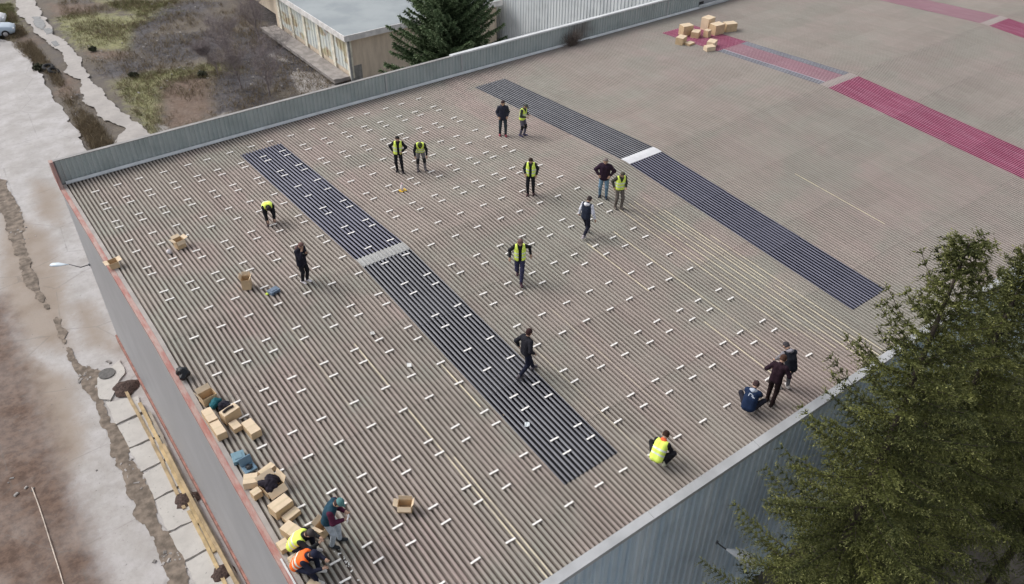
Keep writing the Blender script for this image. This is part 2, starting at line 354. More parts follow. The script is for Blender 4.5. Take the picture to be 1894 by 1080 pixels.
def ribs(name, x0, x1, y0, y1, mat, depth=.052, lift=0., overlap=0., wob=.0, gw=.030, parent=hall):
    """corrugated sheet with its grooves on the common grid; x0, x1 on groove-grid coordinates; y0 > y1"""
    k0 = math.ceil((x0 - G0) / P_ - 1e-6); k1 = math.floor((x1 - G0) / P_ + 1e-6)
    prof = [(x0, 0.)]; off = []
    for k in range(k0, k1 + 1):
        g = G0 + k * P_
        for dx, dz in ((-.040, 0), (-.024, -depth * .9), (-gw / 3, -depth), (gw / 3, -depth), (.024, -depth * .9), (.040, 0), (.055, .004), (.0732, .006), (.0914, .004)):
            if x0 + .002 < g + dx < x1 - .002: prof.append((g + dx, dz))
    prof.append((x1, 0.)); prof = np.array(prof); n = len(prof)
    ysg = [y0]; nrow = max(1, round(abs(y1 - y0) / 3.35)) if overlap else 1
    rows = []
    for r in range(nrow):
        a = y0 + (y1 - y0) * r / nrow; b = y0 + (y1 - y0) * (r + 1) / nrow
        step = overlap * (-1 if a < 0 or b < 0 else 1)
        for t in (0, .34, .67, 1.):
            y = a + (b - a) * t
            hi = overlap * t if (b < 0 or a < 0) else overlap * (1 - t)     # the upper sheet's lower end lies over the next one
            rows.append((y, hi))
    V = np.zeros((len(rows), n, 3)); wv = RSEED.normal(0, 1, (n,)) * wob
    for i, (y, h) in enumerate(rows):
        V[i, :, 0] = prof[:, 0]; V[i, :, 1] = y
        wig = wob * (np.sin(prof[:, 0] * 1.7 + y) + np.sin(prof[:, 0] * .63 - y * .8 + 1))
        V[i, :, 2] = ZR - SL * abs(y) + prof[:, 1] + h + lift + wig
    idx = np.arange(len(rows) * n).reshape(len(rows), n)
    F = np.stack([idx[:-1, :-1].ravel(), idx[1:, :-1].ravel(), idx[1:, 1:].ravel(), idx[:-1, 1:].ravel()], 1)
    if y0 > y1: F = F
    V = V.reshape(-1, 3)
    cx = V[F, 0].mean(1); cy = V[F, 1].mean(1); cz = (V[F, 2] - (ZR - SL * np.abs(V[F, 1]))).mean(1) - lift
    pale = np.zeros(len(F))
    for (px, ya, yb, s) in pale_lines:
        pk = G0 + (round((px - G0) / P_ - .5) + .5) * P_
        pale = np.maximum(pale, s * ((np.abs(cx - pk) < .014) & (cy < ya) & (cy > yb)))
    groove_shade = np.clip(-cz / depth * 2.6 - .1, 0, 1) if 'skylight' in name else np.clip(-cz / depth * 1.5 - .15, 0, 1)  # deeper faces get a darker colour, painting shade into the grooves
    o = npmesh(name, V, F, mat, parent, None, False, {'pale': ('FACE', pale), 'groove_shade': ('FACE', groove_shade)})
    return loc(o)
H = P_ / 2
S1 = (G0 - H, G0 + 12 * P_ + H); S2 = (G0 + 86 * P_ - H, G0 + 98 * P_ + H); S3 = (G0 + 178 * P_ - H, G0 + 194 * P_ + H); S4 = (G0 + 282 * P_ - H, G0 + 296 * P_ + H)
def split(x0, x1, holes):
    out = []; c = x0
    for a, b in holes: out.append((c, a)); c = b
    out.append((c, x1)); return out
RG = .27
YS = (-11.39, 11.34)
# slopes, with the light strips let into them
VV = []
for i, (a, b) in enumerate(split(XL, XR, [S1, S2, S3, S4])):
    pass
def slope(name, near):
    parts = []
    ya, yb = (-RG, YE) if near else (YB, RG)
    ym = YS[0] if near else YS[1]
    segs = []
    for (a, b) in split(XL, XR, [S1, S2, S3, S4]): segs.append((a, b, ya, yb))
    for (a, b) in (S1, S2, S3, S4): segs.append((a, b, *((ym, YE) if near else (YB, ym))))
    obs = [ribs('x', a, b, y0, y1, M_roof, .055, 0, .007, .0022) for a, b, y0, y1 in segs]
    # join into one part
    Vs = []; Fs = []; pa = []; di = []; base = 0
    for o in obs:
        me = o.data; v = np.zeros(len(me.vertices) * 3, np.float32); me.vertices.foreach_get('co', v); f = np.zeros(len(me.loops), np.int32); me.loops.foreach_get('vertex_index', f)
        p = np.zeros(len(me.polygons), np.float32); me.attributes['pale'].data.foreach_get('value', p); d = np.zeros(len(me.polygons), np.float32); me.attributes['groove_shade'].data.foreach_get('value', d)
        Vs.append(v.reshape(-1, 3)); Fs.append(f.reshape(-1, 4) + base); base += len(me.vertices); pa.append(p); di.append(d)
        bpy.data.objects.remove(o); bpy.data.meshes.remove(me)
    return loc(npmesh(name, np.concatenate(Vs), np.concatenate(Fs), M_roof, hall, None, False, {'pale': ('FACE', np.concatenate(pa)), 'groove_shade': ('FACE', np.concatenate(di))}))
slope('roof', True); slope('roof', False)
def sk(x, y0, y1, m, lab, dep=.085):
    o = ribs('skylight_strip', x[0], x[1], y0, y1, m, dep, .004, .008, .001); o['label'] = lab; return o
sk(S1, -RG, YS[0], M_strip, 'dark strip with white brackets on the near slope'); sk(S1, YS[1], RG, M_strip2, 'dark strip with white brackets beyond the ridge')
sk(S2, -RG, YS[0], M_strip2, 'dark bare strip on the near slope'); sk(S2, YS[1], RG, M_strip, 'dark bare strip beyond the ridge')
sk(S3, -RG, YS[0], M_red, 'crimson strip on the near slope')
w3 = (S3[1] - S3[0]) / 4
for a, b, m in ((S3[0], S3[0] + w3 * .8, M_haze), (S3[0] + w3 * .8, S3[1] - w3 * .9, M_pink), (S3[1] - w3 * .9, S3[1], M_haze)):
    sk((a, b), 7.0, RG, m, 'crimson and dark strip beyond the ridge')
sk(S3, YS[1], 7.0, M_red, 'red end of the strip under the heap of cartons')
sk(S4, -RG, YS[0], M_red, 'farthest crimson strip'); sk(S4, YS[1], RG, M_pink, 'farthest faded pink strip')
# ridge pieces
def ridge(x0, x1, m, name='ridge_cap', flat=False, lift=.012, dep=.03):
    dep = .004 if flat else dep
    a = ribs('x', x0, x1, RG, 0, m, dep, lift, 0, 0); b = ribs('x', x0, x1, 0, -RG, m, dep, lift, 0, 0)
    me = a.data; me2 = b.data
    def g(me):
        v = np.zeros(len(me.vertices) * 3, np.float32); me.vertices.foreach_get('co', v); f = np.zeros(len(me.loops), np.int32); me.loops.foreach_get('vertex_index', f); return v.reshape(-1, 3), f.reshape(-1, 4)
    v1, f1 = g(me); v2, f2 = g(me2)
    def gd(me):
        d = np.zeros(len(me.polygons), np.float32); me.attributes['groove_shade'].data.foreach_get('value', d); return d
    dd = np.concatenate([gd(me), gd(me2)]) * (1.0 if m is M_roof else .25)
    o = loc(npmesh(name, np.concatenate([v1, v2]), np.concatenate([f1, f2 + len(v1)]), m, hall, None, False, {'groove_shade': ('FACE', dd), 'pale': ('FACE', np.zeros(len(f1) + len(f2)))}))
    bpy.data.objects.remove(a); bpy.data.objects.remove(b); return o
M_pale = plain('white_sheet', (.62, .62, .64), .5, .06, 3)
M_capg = roof_mat('pale_ribbed_sheet', (.44, .44, .435), (.50, .495, .48), (.40, .41, .39))
for i, (a, b) in enumerate(split(XL, XR, [S1, S2, S3, S4])): ridge(a, b, M_roof, lift=.003, dep=.053)
ridge(*S1, M_capg)['label'] = 'pale ribbed ridge piece between the two nearest dark strips'
ridge(*S2, M_pale, flat=True)['label'] = 'smooth white ridge piece'
ridge(*S3, M_cap, lift=.004, dep=.05); ridge(*S4, M_cap, lift=.004, dep=.05)
# walls
M_wallS = metal_mat('blue_grey_metal', (.56, .67, .75), (.70, .775, .82), .5, (2.2, 2.2, .18), (.38, .43, .455))
M_wallG = plain('smooth_grey_metal', (.315, .32, .335), .5, .06, .6)
M_par = metal_mat('green_grey_metal', (.36, .41, .405), (.43, .465, .46), .5, (4, 4, .5), (.27, .30, .295), smudge=((31.0, 13.2, 9.2), 2.2))
M_white = plain('white_flashing', (.62, .635, .64), .45, .10, 1.5)
M_ltgrey = plain('galvanised_flashing', (.47, .475, .48), .45, .12, 1.2, metal=.0)
M_redtrim = None
n = NT('worn_red_trim'); f = n.noise(1, 5, n.mapv((5, 1.3, 1)), .7)
c = n.mix(n.rampv(f, .35, .65), (.36, .15, .125), (.42, .30, .265)); M_redtrim = n.out(c, .7)
def ribwall(name, x0, x1, y, z0, z1, mat, pitch=.24, dep=.035, face=-1):
    prof = []; x = x0; k = 0
    while x < x1:
        for dx, d in ((0, 0), (.45, 0), (.55, 1), (.9, 1)):
            if x + dx * pitch < x1: prof.append((x + dx * pitch, d * dep))
        x += pitch
    prof.append((x1, 0)); prof = np.array(prof); n = len(prof)
    V = []; zs = np.linspace(z0, z1, 3)
    for z in zs: V += [(p[0], y - face * p[1], z) for p in prof]
    F = [(i + r * n, i + 1 + r * n, i + 1 + (r + 1) * n, i + (r + 1) * n) for r in range(2) for i in range(n - 1)]
    if face > 0: F = [f[::-1] for f in F]
    return loc(npmesh(name, V, F, mat, hall))
ribwall('front_wall', 2.56, XR, -13.42, 0, roofz(13.4) - .06, M_wallS, .30, .085)
# eave flashing in lengths
x = 2.5; k = 0
while x < XR:
    x2 = min(x + 4.1, XR); m = MB(); z = roofz(13.3)
    dz = .006 * (k % 2)
    V = [(x, -13.27, z + .02 + dz), (x2 - .012, -13.27, z + .02 + dz), (x2 - .012, -13.52, z - .03 + dz), (x, -13.52, z - .03 + dz), (x, -13.52, z - .17 + dz), (x2 - .012, -13.52, z - .17 + dz), (x, -13.27, z - .17), (x2 - .012, -13.27, z - .17)]
    m.add(V, [(0, 3, 2, 1), (3, 4, 5, 2), (0, 6, 4, 3), (1, 2, 5, 7), (0, 1, 7, 6), (4, 6, 7, 5)]); loc(m.build('eave_flashing', M_ltgrey, hall)); x = x2; k += 1
# gable wall with its sloping top
m = MB(); ys = [-13.42, -6.7, 0, 6.7, 13.5]
V = []
for y in ys: V += [(2.36, y, 0), (2.36, y, roofz(y) - .05), (2.48, y, 0), (2.48, y, roofz(y) - .05)]
F = []
for i in range(4):
    a = i * 4; b = a + 4; F += [(a, a + 1, b + 1, b), (a + 2, b + 2, b + 3, a + 3), (a + 1, a + 3, b + 3, b + 1)]
F += [(0, 2, 3, 1), (16, 17, 19, 18)]
m.add(V, F); loc(m.build('gable_wall', M_wallG, hall))
# red verge trim and the flat flashing beside the first groove
def verge(name, x0, x1, dz, mat, th=.03, segs=14):
    m = MB(); V = []
    ys = list(np.linspace(-13.4, 13.35, segs * 2 + 1))
    for y in ys:
        z = roofz(y) + dz; V += [(x0, y, z - th), (x0, y, z), (x1, y, z), (x1, y, z - th)]
    F = []
    for i in range(len(ys) - 1):
        a = i * 4; b = a + 4; F += [(a, a + 1, b + 1, b), (a + 1, a + 2, b + 2, b + 1), (a + 2, a + 3, b + 3, b + 2)]
    F += [(0, 3, 2, 1), (len(V) - 4, len(V) - 3, len(V) - 2, len(V) - 1)]
    m.add(V, F); return loc(m.build(name, mat, hall))
verge('verge_trim', 2.315, 2.47, .02, M_redtrim, .16)
verge('verge_flashing', 2.474, 2.604, .012, plain('dusty_flashing', (.36, .325, .30), .7, .12, 2), .02)
# back parapet
ribwall('parapet', 2.5, 40.9, 13.46, roofz(13.4), roofz(13.4) + 1.06, M_par, .20, .03, face=-1)
m = MB(); m.bb((2.42, 13.515, 0), (XR, 13.60, roofz(13.4) + 1.05)); loc(m.build('back_wall', M_wallG, hall))
m = MB(); m.bb((2.34, 13.45, roofz(13.4) + 1.056), (22.0, 13.62, roofz(13.4) + 1.085)); loc(m.build('parapet_coping', plain('dull_grey_coping', (.30, .29, .28), .6, .15, 2), hall))
m = MB(); m.bb((22.003, 13.41, roofz(13.4) + 1.07), (40.9, 13.64, roofz(13.4) + 1.15)); loc(m.build('parapet_coping', M_white, hall))
m = MB(); m.add([(2.62, 13.38, roofz(13.4) + .025), (XR, 13.38, roofz(13.4) + .025), (XR, 13.425, roofz(13.4) + .11), (2.62, 13.425, roofz(13.4) + .11)], [(0, 1, 2, 3)])
m.add([(2.62, 13.26, roofz(13.3) + .03), (29.6, 13.26, roofz(13.3) + .03), (29.6, 13.379, roofz(13.4) + .028), (2.62, 13.379, roofz(13.4) + .028)], [(0, 1, 2, 3)])
m.add([(31.6, 13.26, roofz(13.3) + .03), (XR, 13.26, roofz(13.3) + .03), (XR, 13.379, roofz(13.4) + .028), (31.6, 13.379, roofz(13.4) + .028)], [(0, 1, 2, 3)])
loc(m.build('roof_flashing', M_white, hall))
for xx in (18.02, 22.6, 38.0): m = MB(); m.bb((xx, 13.405, roofz(13.4) + .1), (xx + .07, 13.432, roofz(13.4) + 1.04)); loc(m.build('parapet_joint', M_ltgrey, hall))
# red end of parapet over the corner
m = MB(); m.add([(2.30, 13.66, ZR - .5), (2.30, 13.66, roofz(13.4) + 1.09), (2.44, 13.66, roofz(13.4) + 1.09), (2.44, 13.66, ZR - .5),
                 (2.30, 12.9, roofz(12.9)), (2.30, 13.38, roofz(13.4) + 1.09), (2.44, 13.38, roofz(13.4) + 1.09), (2.44, 12.9, roofz(12.9))],
                [(0, 1, 5, 4), (1, 2, 6, 5), (2, 3, 7, 6), (4, 5, 6, 7), (0, 3, 2, 1)])
loc(m.build('corner_trim', M_redtrim, hall))
# foot of the gable wall: rusty base rail
m = MB(); m.bb((2.28, -13.4, .02), (2.355, 13.4, .42)); loc(m.build('wall_base', plain('rusty_base', (.30, .15, .12), .8, .3, 3), hall))

# ------------------------------------------------------------------ white brackets on the ribs
M_br = plain('white_bracket_paint', (.90, .87, .83), .45, .05, 20)
def bracket_mesh(mb, L=.292):
    mb.box((0, 0, .040), (L, .052, .010))
    mb.box((0, 0, .046), (L * .96, .012, .002))
    for s in (-1, 1): mb.box((s * L * .30, 0, .018), (.045, .030, .034)) 
    return mb
bm_ = bracket_mesh(MB()); proto = bm_.build('mounting_bracket', M_br); bme = proto.data
CX_ = [3.33, 4.19, 5.08, 6.07, 6.96, 7.87, 8.85, 9.86, 10.76, 11.78, 12.67, 13.63, 14.64, 15.59, 16.51, 17.44, 18.38]
RY_ = [11.5, 10.2, 9.65, 8.4, 7.85, 6.6, 5.62, 4.33, 3.76, 2.47, 1.91, .62, -.52, -1.85, -2.39, -3.72, -4.32, -5.58, -6.59, -7.9, -8.45, -9.77, -10.31, -11.63]
K = 16.5 / 16
lst = []
ORD = 'first second third fourth fifth sixth seventh eighth ninth tenth eleventh twelfth thirteenth fourteenth fifteenth sixteenth seventeenth'.split()
for ci, x0 in enumerate(CX_):
    xk = G0 + (round((x0 * K - G0) / P_ - .5) + .5) * P_
    for ri, y0 in enumerate(RY_):
        y = y0 * K * .995; z = roofz(y)
        P = np.array([xk, y, z + .06]); d = P - CAM; w = d @ FWD; u = 947 + FPX * (d @ CR) / w; v = 540 - FPX * (d @ CU) / w
        if v > 1085: continue
        lst.append((w, xk + random.uniform(-.02, .02), y + random.uniform(-.03, .03), z, ci, ri))
lst.sort(); COL.objects.unlink(proto)
far = MB()
for i, (w, x, y, z, ci, ri) in enumerate(lst):
    rx = math.atan(SL) * (1 if y < 0 else -1); rz = random.uniform(-.05, .05)
    if i < 300:
        o = proto if i == 0 else proto.copy(); COL.objects.link(o); o.location = (x, y, z + .002); o.rotation_euler = (rx, 0, rz)
        strip = S1[0] < x < S1[1]
        if strip: lab, gr_ = 'small white metal bracket fixed across the dark strip', 'white brackets on the dark strip'
        elif y > 0: lab, gr_ = 'small white metal bracket on the tan ribs between ridge and back parapet', 'white brackets beyond the ridge'
        elif x < S1[0]: lab, gr_ = 'small white metal bracket on the tan ribs between gable edge and dark strip', 'white brackets left of the dark strip'
        else: lab, gr_ = 'small white metal bracket on the tan ribs to the right of the near dark strip', 'white brackets right of the dark strip'
        lab = 'white bracket %s %s column from gable edge, %s row %s' % ('on dark strip,' if strip else 'on tan ribs,', ORD[ci], ORD[11 - ri] if ri < 12 else ORD[ri - 12], 'beyond the ridge' if ri < 12 else 'this side of ridge')
        tag(o, lab, 'bracket', gr_, 'thing')
    else:
        far.box((x, y, z + .042), (.315, .052, .010), rz, rx)
        for s in (-1, 1): far.box((x + s * .095, y, z + .02), (.045, .03, .034))
tag(far.build('far_brackets', M_br), 'rows of small white brackets farthest away towards the back parapet', 'brackets', None, 'stuff')
#@@NEXT
# ------------------------------------------------------------------ neighbouring low building
def low_building():
    b = empty('low_building', (26, 35, 0), 0, 'low pale yellow building with flat grey roof and streaked window bays', 'building')
    def L(o): o.location = (-26, -35, 0); return o
    x0, y0, x1, y1, h = 25.95, 34.6, 40.0, 49.2, 3.45
    n = NT('peeling_yellow_render'); f = n.noise(1, 5, n.mapv((2, 2, .35)), .7)
    yel = n.out(n.mix(n.rampv(f, .35, .7), (.74, .63, .50), (.60, .50, .39)), .9)
    n = NT('weathered_roofing'); f = n.noise(.35, 5)
    rf = n.out(n.mix(n.rampv(f, .35, .65), (.27, .30, .315), (.34, .37, .38)), .8)
    n = NT('streaked_panel'); f = n.noise(1, 5, n.mapv((3, 3, .5)), .75); g = n.noise(1, 3, n.mapv((.5, .35, .8)))
    pan = n.out(n.mix(n.rampv(g, .5, .62), n.mix(n.rampv(f, .4, .6), (.72, .74, .66), (.56, .60, .60)), n.mix(n.rampv(f, .45, .6), (.50, .46, .30), (.34, .19, .13))), .6)
    m = MB(); m.bb((x0 + .14, y0 + .1, 0), (x1, y1, h)); m.bb((x0 + 1.6, y1 + .001, 0), (x1, y1 + 15, h)); L(m.build('wall', yel, b))
    m = MB(); m.bb((x0 - .35, y0 - .35, h + .35), (x1 + .3, y1 + 16, h + .43)); L(m.build('roof', rf, b))
    m = MB(); m.bb((x0 - .42, y0 - .42, h + .002), (x1 + .3, y0 - .352, h + .45)); m.bb((x0 - .42, y0 - .351, h + .002), (x0 - .352, y1 + 16, h + .45)); m.bb((x0 - .351, y0 - .351, h + .001), (x1 + .2, y1 - .1, h + .33)); L(m.build('fascia', plain('white_fascia', (.70, .68, .66), .7, .15, 2), b))
    colm = plain('pale_column', (.76, .72, .60), .85, .2, 3)
    y = y0; k = 0
    while y < y1:
        m = MB(); m.bb((x0, y, .3), (x0 + .3, y + .42, h)); L(m.build('column', colm, b))
        if y + 2.7 < y1:
            m = MB(); m.bb((x0 + .09, y + .424, .75), (x0 + .135, y + 2.63, h - .15))
            for q in range(1, 4): m.bb((x0 + .06, y + .424 + q * .55 - .03, .75), (x0 + .089, y + .424 + q * .55 + .03, h - .15))
            for zz in (1.4, 2.2): m.bb((x0 + .065, y + .43, zz - .02), (x0 + .088, y + 2.62, zz + .02))
            L(m.build('window', pan, b))
        y += 2.65; k += 1
    m = MB(); m.bb((x0 - 1.35, y0 + .3, .12), (x0 - .002, y1, .42)); m.bb((x0 - 1.45, y0 + .25, .421), (x0 - 1.0, y1, .5)); L(m.build('ledge', plain('dirty_concrete', (.30, .275, .26), .9, .25, 1.5), b))
    m = MB(); m.bb((x0 - .03, y0 - .03, 0), (x0 + .14, y0 + .098, h)); L(m.build('corner_post', plain('grey_paint', (.33, .335, .33), .7, .15, 3), b))
    m = MB(); m.bb((x0 + .15, y0 + .06, 0), (x0 + 1.0, y0 + .0985, 1.25)); L(m.build('wall_patch', plain('old_mortar', (.27, .265, .25), .95, .25, 3), b))
low_building()
# ------------------------------------------------------------------ tall corrugated hall behind the parapet
def wing():
    b = empty('corrugated_hall', (46, 25, 0), 0, 'tall pale corrugated metal hall behind the back parapet, with flat grey roof', 'building')
    def L(o): o.location = (-46, -25, 0); return o
    mt = metal_mat('pale_corrugated', (.55, .59, .61), (.66, .69, .70), .5, (3, 3, .2), (.33, .37, .38))
    x0, x1, y0, y1, h = 40.95, 90, 13.62, 70, 8.75
    V = []; y = y0; prof = []
    while y < y1:
        for dy, d in ((0, 0), (.14, 0), (.18, .05), (.30, .05), (.34, 0)): prof.append((y + dy, d))
        y += .36
    for z in (0, h): V += [(x0 - p[1], p[0], z) for p in prof]
    nn = len(prof); L(npmesh('side_wall', V, [(i, i + nn, i + nn + 1, i + 1) for i in range(nn - 1)], mt, b))
    m = MB(); m.bb((x0 + .02, y0, h), (x1, y1, h + .06)); L(m.build('roof', plain('grey_roofing', (.33, .33, .325), .85, .1, .6), b))
    m = MB(); m.bb((x0 - .10, y0, h + .061), (x0 + .12, y1, h + .17)); L(m.build('coping', M_white, b))
wing()
# low upstand that carries on where the parapet stops
m = MB(); m.bb((40.92, 13.30, roofz(13.4) + .112), (XR, 13.44, roofz(13.4) + .20)); loc(m.build('low_coping', M_white, hall))
m = MB(); m.bb((41.0, 13.46, roofz(13.4) + .04), (41.35, 13.8, roofz(13.4) + .36)); loc(m.build('drain_hopper', plain('black_plastic', (.02, .02, .022), .5), hall))

# ------------------------------------------------------------------ trees
def needle_mat(name, a, b, tip):
    n = NT(name); v = n.attr('tone')
    c = n.mix(v, a, b); c = n.mix(n.attr('tip'), c, tip)
    n.m.node_tree.nodes['Principled BSDF'].inputs['Subsurface Weight'].default_value = 0
    return n.out(c, .7, 0, .25)
M_bark = plain('bark', (.045, .036, .028), .95, .35, 6, bump=.8)
def spruce(name, base, height, rad, seed, label, mat, nb=190, zlo=.12, density=1.0, card=.075, droop=.35, group=None, power=.8):
    g = np.random.default_rng(seed); t = empty(name, base, g.uniform(0, 6), label, 'tree', group)
    tr = MB(); hh = height
    tr.tube([(g.normal(0, .02) , g.normal(0, .02), hh * k / 8) for k in range(9)], [max(.02, .24 * height / 16 * (1 - k / 8) + .015) for k in range(9)], 9); tr.build('trunk', M_bark, t, True)
    Vs = []; Ts = []; Ps = []; limbs = MB()
    for i in range(nb):
        u = (i + g.uniform(0, 1)) / nb; z = hh * (zlo + (1 - zlo) * u ** .8); fr = 1 - z / hh
        L = rad * (fr ** power) * (g.uniform(.8, 1.12) if g.random() < .62 else g.uniform(.35, .75)) + .15
        az = i * 2.399 + g.normal(0, .3); d = np.array([math.cos(az), math.sin(az), 0]); sd = np.array([-d[1], d[0], 0])
        ns = max(5, int(L / .13)); s = np.linspace(0, 1, ns + 1)
        up = .15 + .65 * (1 - fr) ** 1.5; sag = droop * L * (.35 + fr)
        pts = d[None] * (L * s)[:, None]; pts[:, 2] = z + L * up * s - sag * s ** 1.5 + .30 * L * np.clip(s - .55, 0, 1) ** 1.3 * 1.8; pts += sd[None] * (g.normal(0, .07) * L * s ** 2)[:, None]
        if L > .6: limbs.tube(pts[::max(1, ns // 4)], [max(.006, .022 * L / 3 * (1 - k / 5)) for k in range(len(pts[::max(1, ns // 4)]))], 5, False)
        tone_b = g.uniform(0, 1); J = np.arange(1, ns + 1)
        wprof = (.08 + .25 * min(L, 3.2) / 3.2 * np.sin(np.clip(s * 1.05, 0, 1) * math.pi) ** .7 * (1.15 - .4 * s))
        for j in J:
            if s[j] < .03: continue
            p = pts[j]; ax = pts[j] - pts[j - 1]; ax /= np.linalg.norm(ax)
            for side in (-1, 1, -1, 1, -1, 1, 0, 0):
                tl = (wprof[j] + .09) * g.uniform(.6, 1.35) * (.55 if side == 0 else 1.)
                dirv = ax * g.uniform(.45, 1.0) + sd * side * 1.0 + np.array([0, 0, g.uniform(-.55, .05) if side else g.uniform(-1.3, .5)]) + g.normal(0, .15, 3); dirv /= np.linalg.norm(dirv)
                nn = max(3, int(tl / .036 * density)); q = np.linspace(.04, 1, nn)
                c = p + dirv * (q * tl)[:, None] + g.normal(0, .012, (nn, 3)); c[:, 2] -= (.30 * q ** 2 * tl)
                w = card * (1.15 - .5 * q)
                rv = g.normal(0, 1, (nn, 3)); rv /= np.linalg.norm(rv, axis=1)[:, None]
                a = dirv[None] * 1.0 + rv * .65; a /= np.linalg.norm(a, axis=1)[:, None]
                b = np.cross(a, g.normal(0, 1, (nn, 3))); b /= np.linalg.norm(b, axis=1)[:, None]
                A = a * w[:, None] * g.uniform(.7, 1.3, (nn, 1)); B = b * w[:, None] * .27
                Vs.append(np.stack([c - A * .4 - B * .6, c - A * .1 + B, c + A, c + A * .3 - B], 1).reshape(-1, 3))
                Ts.append(np.clip(tone_b * .7 + g.uniform(0, .3) + g.normal(0, .07, nn), 0, 1))
                Ps.append(np.clip((q - .5) * 1.6, 0, 1) * (.25 + .75 * s[j] ** 2) * g.uniform(.0, 1))
    V = np.concatenate(Vs).astype(np.float32); F = np.arange(len(V)).reshape(-1, 4)
    npmesh('crown', V, F, mat, t, None, False, {'tone': ('FACE', np.concatenate(Ts)), 'tip': ('FACE', np.concatenate(Ps))})
    limbs.build('limbs', M_bark, t, True)
    return t, len(F)
M_sp = needle_mat('spruce_needles', (.024, .032, .009), (.108, .116, .029), (.42, .42, .16))
M_sp2 = needle_mat('blue_green_needles', (.050, .085, .040), (.125, .18, .082), (.30, .36, .20))
def foot(px, py, Y):
    d = ray(px, py); t = (Y - CAM[1]) / d[1]; return CAM + t * d
tot = 0
for (px, py, Y, rad, nb, seed, lab, lo, pw) in [
        (1795, 452, -17.4, 3.45, 270, 3, 'big olive green spruce whose tip reaches highest, beside the front wall', .15, .68),
        (1915, 470, -17.0, 4.7, 230, 9, 'spruce cut by the right edge of the photo, behind the biggest one', .3, .8),
        (1755, 700, -17.6, 2.7, 140, 5, 'lower spruce nearest the wall lamp, with twigs reaching over the eave', .15, .75),
        (1880, 545, -16.5, 3.4, 130, 21, 'slender spruce tucked between the biggest spruce and the front wall', .25, .7),
        (2000, 560, -17.0, 4.6, 150, 23, 'spruce mostly outside the right edge, behind the corner spruce', .3, .8),
        (2060, 720, -18.6, 4.8, 190, 12, 'dark spruce filling the lower right corner of the photo', .3, .8)]:
    P = foot(px, py, Y); h = P[2]
    t, nf = spruce('spruce_tree', (P[0], P[1], 0), h, rad, seed, lab, M_sp, nb, lo, 1.3, .050, .46, 'spruces in front of the warehouse', power=pw); tot += nf; print('needles', nf)
P = foot(822, -40, 20.8)
spruce('fir_tree', (P[0], P[1], 0), P[2], 5.1, 31, 'dark bushy conifer between the low building and the back parapet', M_sp2, 380, .12, .6, .15, .3, None, power=.45)
def bare_tree(name, base, h, seed, label, group=None):
    g = np.random.default_rng(seed); t = empty(name, base, 0, label, 'tree', group); tr = MB(); tw = MB(); ends = []
    def grow(p, d, L, r, lev, mb):
        n = 4; pts = [p]; rr = [r]
        for k in range(n):
            d = d + g.normal(0, .13, 3) + np.array([0, 0, .06]); d /= np.linalg.norm(d); p = p + d * L / n; pts.append(p); rr.append(r * (1 - .6 * (k + 1) / n))
        mb.tube(pts, rr, 5 if lev < 2 else 3, False)
        if lev >= 2: ends.append((pts, L))
        if lev < 3:
            for q in range(5 if lev else 11):
                k = g.integers(1, n + 1); b = g.normal(0, 1, 3); b[2] = abs(b[2]) * .6 + .1; b /= np.linalg.norm(b)
                nd = d * .5 + b * .85; nd /= np.linalg.norm(nd); grow(pts[k], nd, L * g.uniform(.45, .7), max(.007, rr[k] * .5), lev + 1, tw)
    grow(np.zeros(3), np.array([0, 0, 1.]), h * .5, .085 * h / 7, 0, tr)
    Vs = []
    for pts, L in ends:                     # fine twigs
        for k in range(9):
            p = pts[g.integers(0, len(pts))]; d = g.normal(0, 1, 3); d[2] = abs(d[2]); d /= np.linalg.norm(d); w = np.cross(d, g.normal(0, 1, 3)); w /= np.linalg.norm(w); l = g.uniform(.25, .7)
            Vs.append([p - w * .004, p + w * .004, p + d * l + w * .002, p + d * l - w * .002])
    b = len(tw.V); V = tw.V + [tuple(v) for q in Vs for v in q]; F = tw.F + [tuple(b + 4 * i + k for k in range(4)) for i in range(len(Vs))]
    bk = plain('bare_bark', (.24, .205, .205), .9, .25, 4)
    tr.build('trunk', bk, t, True); npmesh('crown', V, F, bk, t)
for i, (px, py, h, lab) in enumerate([(448, 165, 5.5, 'bare leafless tree nearest the back parapet'), (500, 178, 6.0, 'bare leafless tree beside the ledge of the low building'), (425, 100, 5.5, 'bare leafless tree in the middle of the dark soil'), (480, 80, 6, 'bare leafless tree between dark soil and low building'),
                                      (470, 30, 6.0, 'bare leafless tree at the top edge of the photo'), (405, 140, 3.5, 'smallest bare leafless tree, leftmost on the brown ground')]):
    bare_tree('bare_tree', gp(px, py), h, 60 + i, lab, 'bare trees on the waste ground')
def bush(px, py, r, seed, label, mat, group=None):
    g = np.random.default_rng(seed); P = gp(px, py); n = 260
    d = g.normal(0, 1, (n, 3)); d /= np.linalg.norm(d, axis=1)[:, None]; d[:, 2] = np.abs(d[:, 2]); c = d * r * g.uniform(.4, 1, (n, 1)) * [1, 1, .7]
    a = g.normal(0, 1, (n, 3)) * r * .14; b = g.normal(0, 1, (n, 3)) * r * .14
    V = np.stack([c - a, c - b, c + a, c + b], 1).reshape(-1, 3)
    o = npmesh('bush', V, np.arange(n * 4).reshape(-1, 4), mat, None); o.location = P; tag(o, label, 'bush', group)
mb_ = plain('dark_leaves', (.05, .055, .03), .8, .5, 9)
for i, (px, py, r, lab) in enumerate([(72, 127, .5, 'small dark bush left of the black tyres on the verge'), (172, 92, .35, 'small dark bush at the near edge of the farther grass patch'), (247, 140, .4, 'low dark bush between the two grass patches'),
                                      (374, 138, .4, 'low dark bush on brown ground near the bare trees')]):
    bush(px, py, r, 80 + i, lab, mb_, 'low dark bushes')
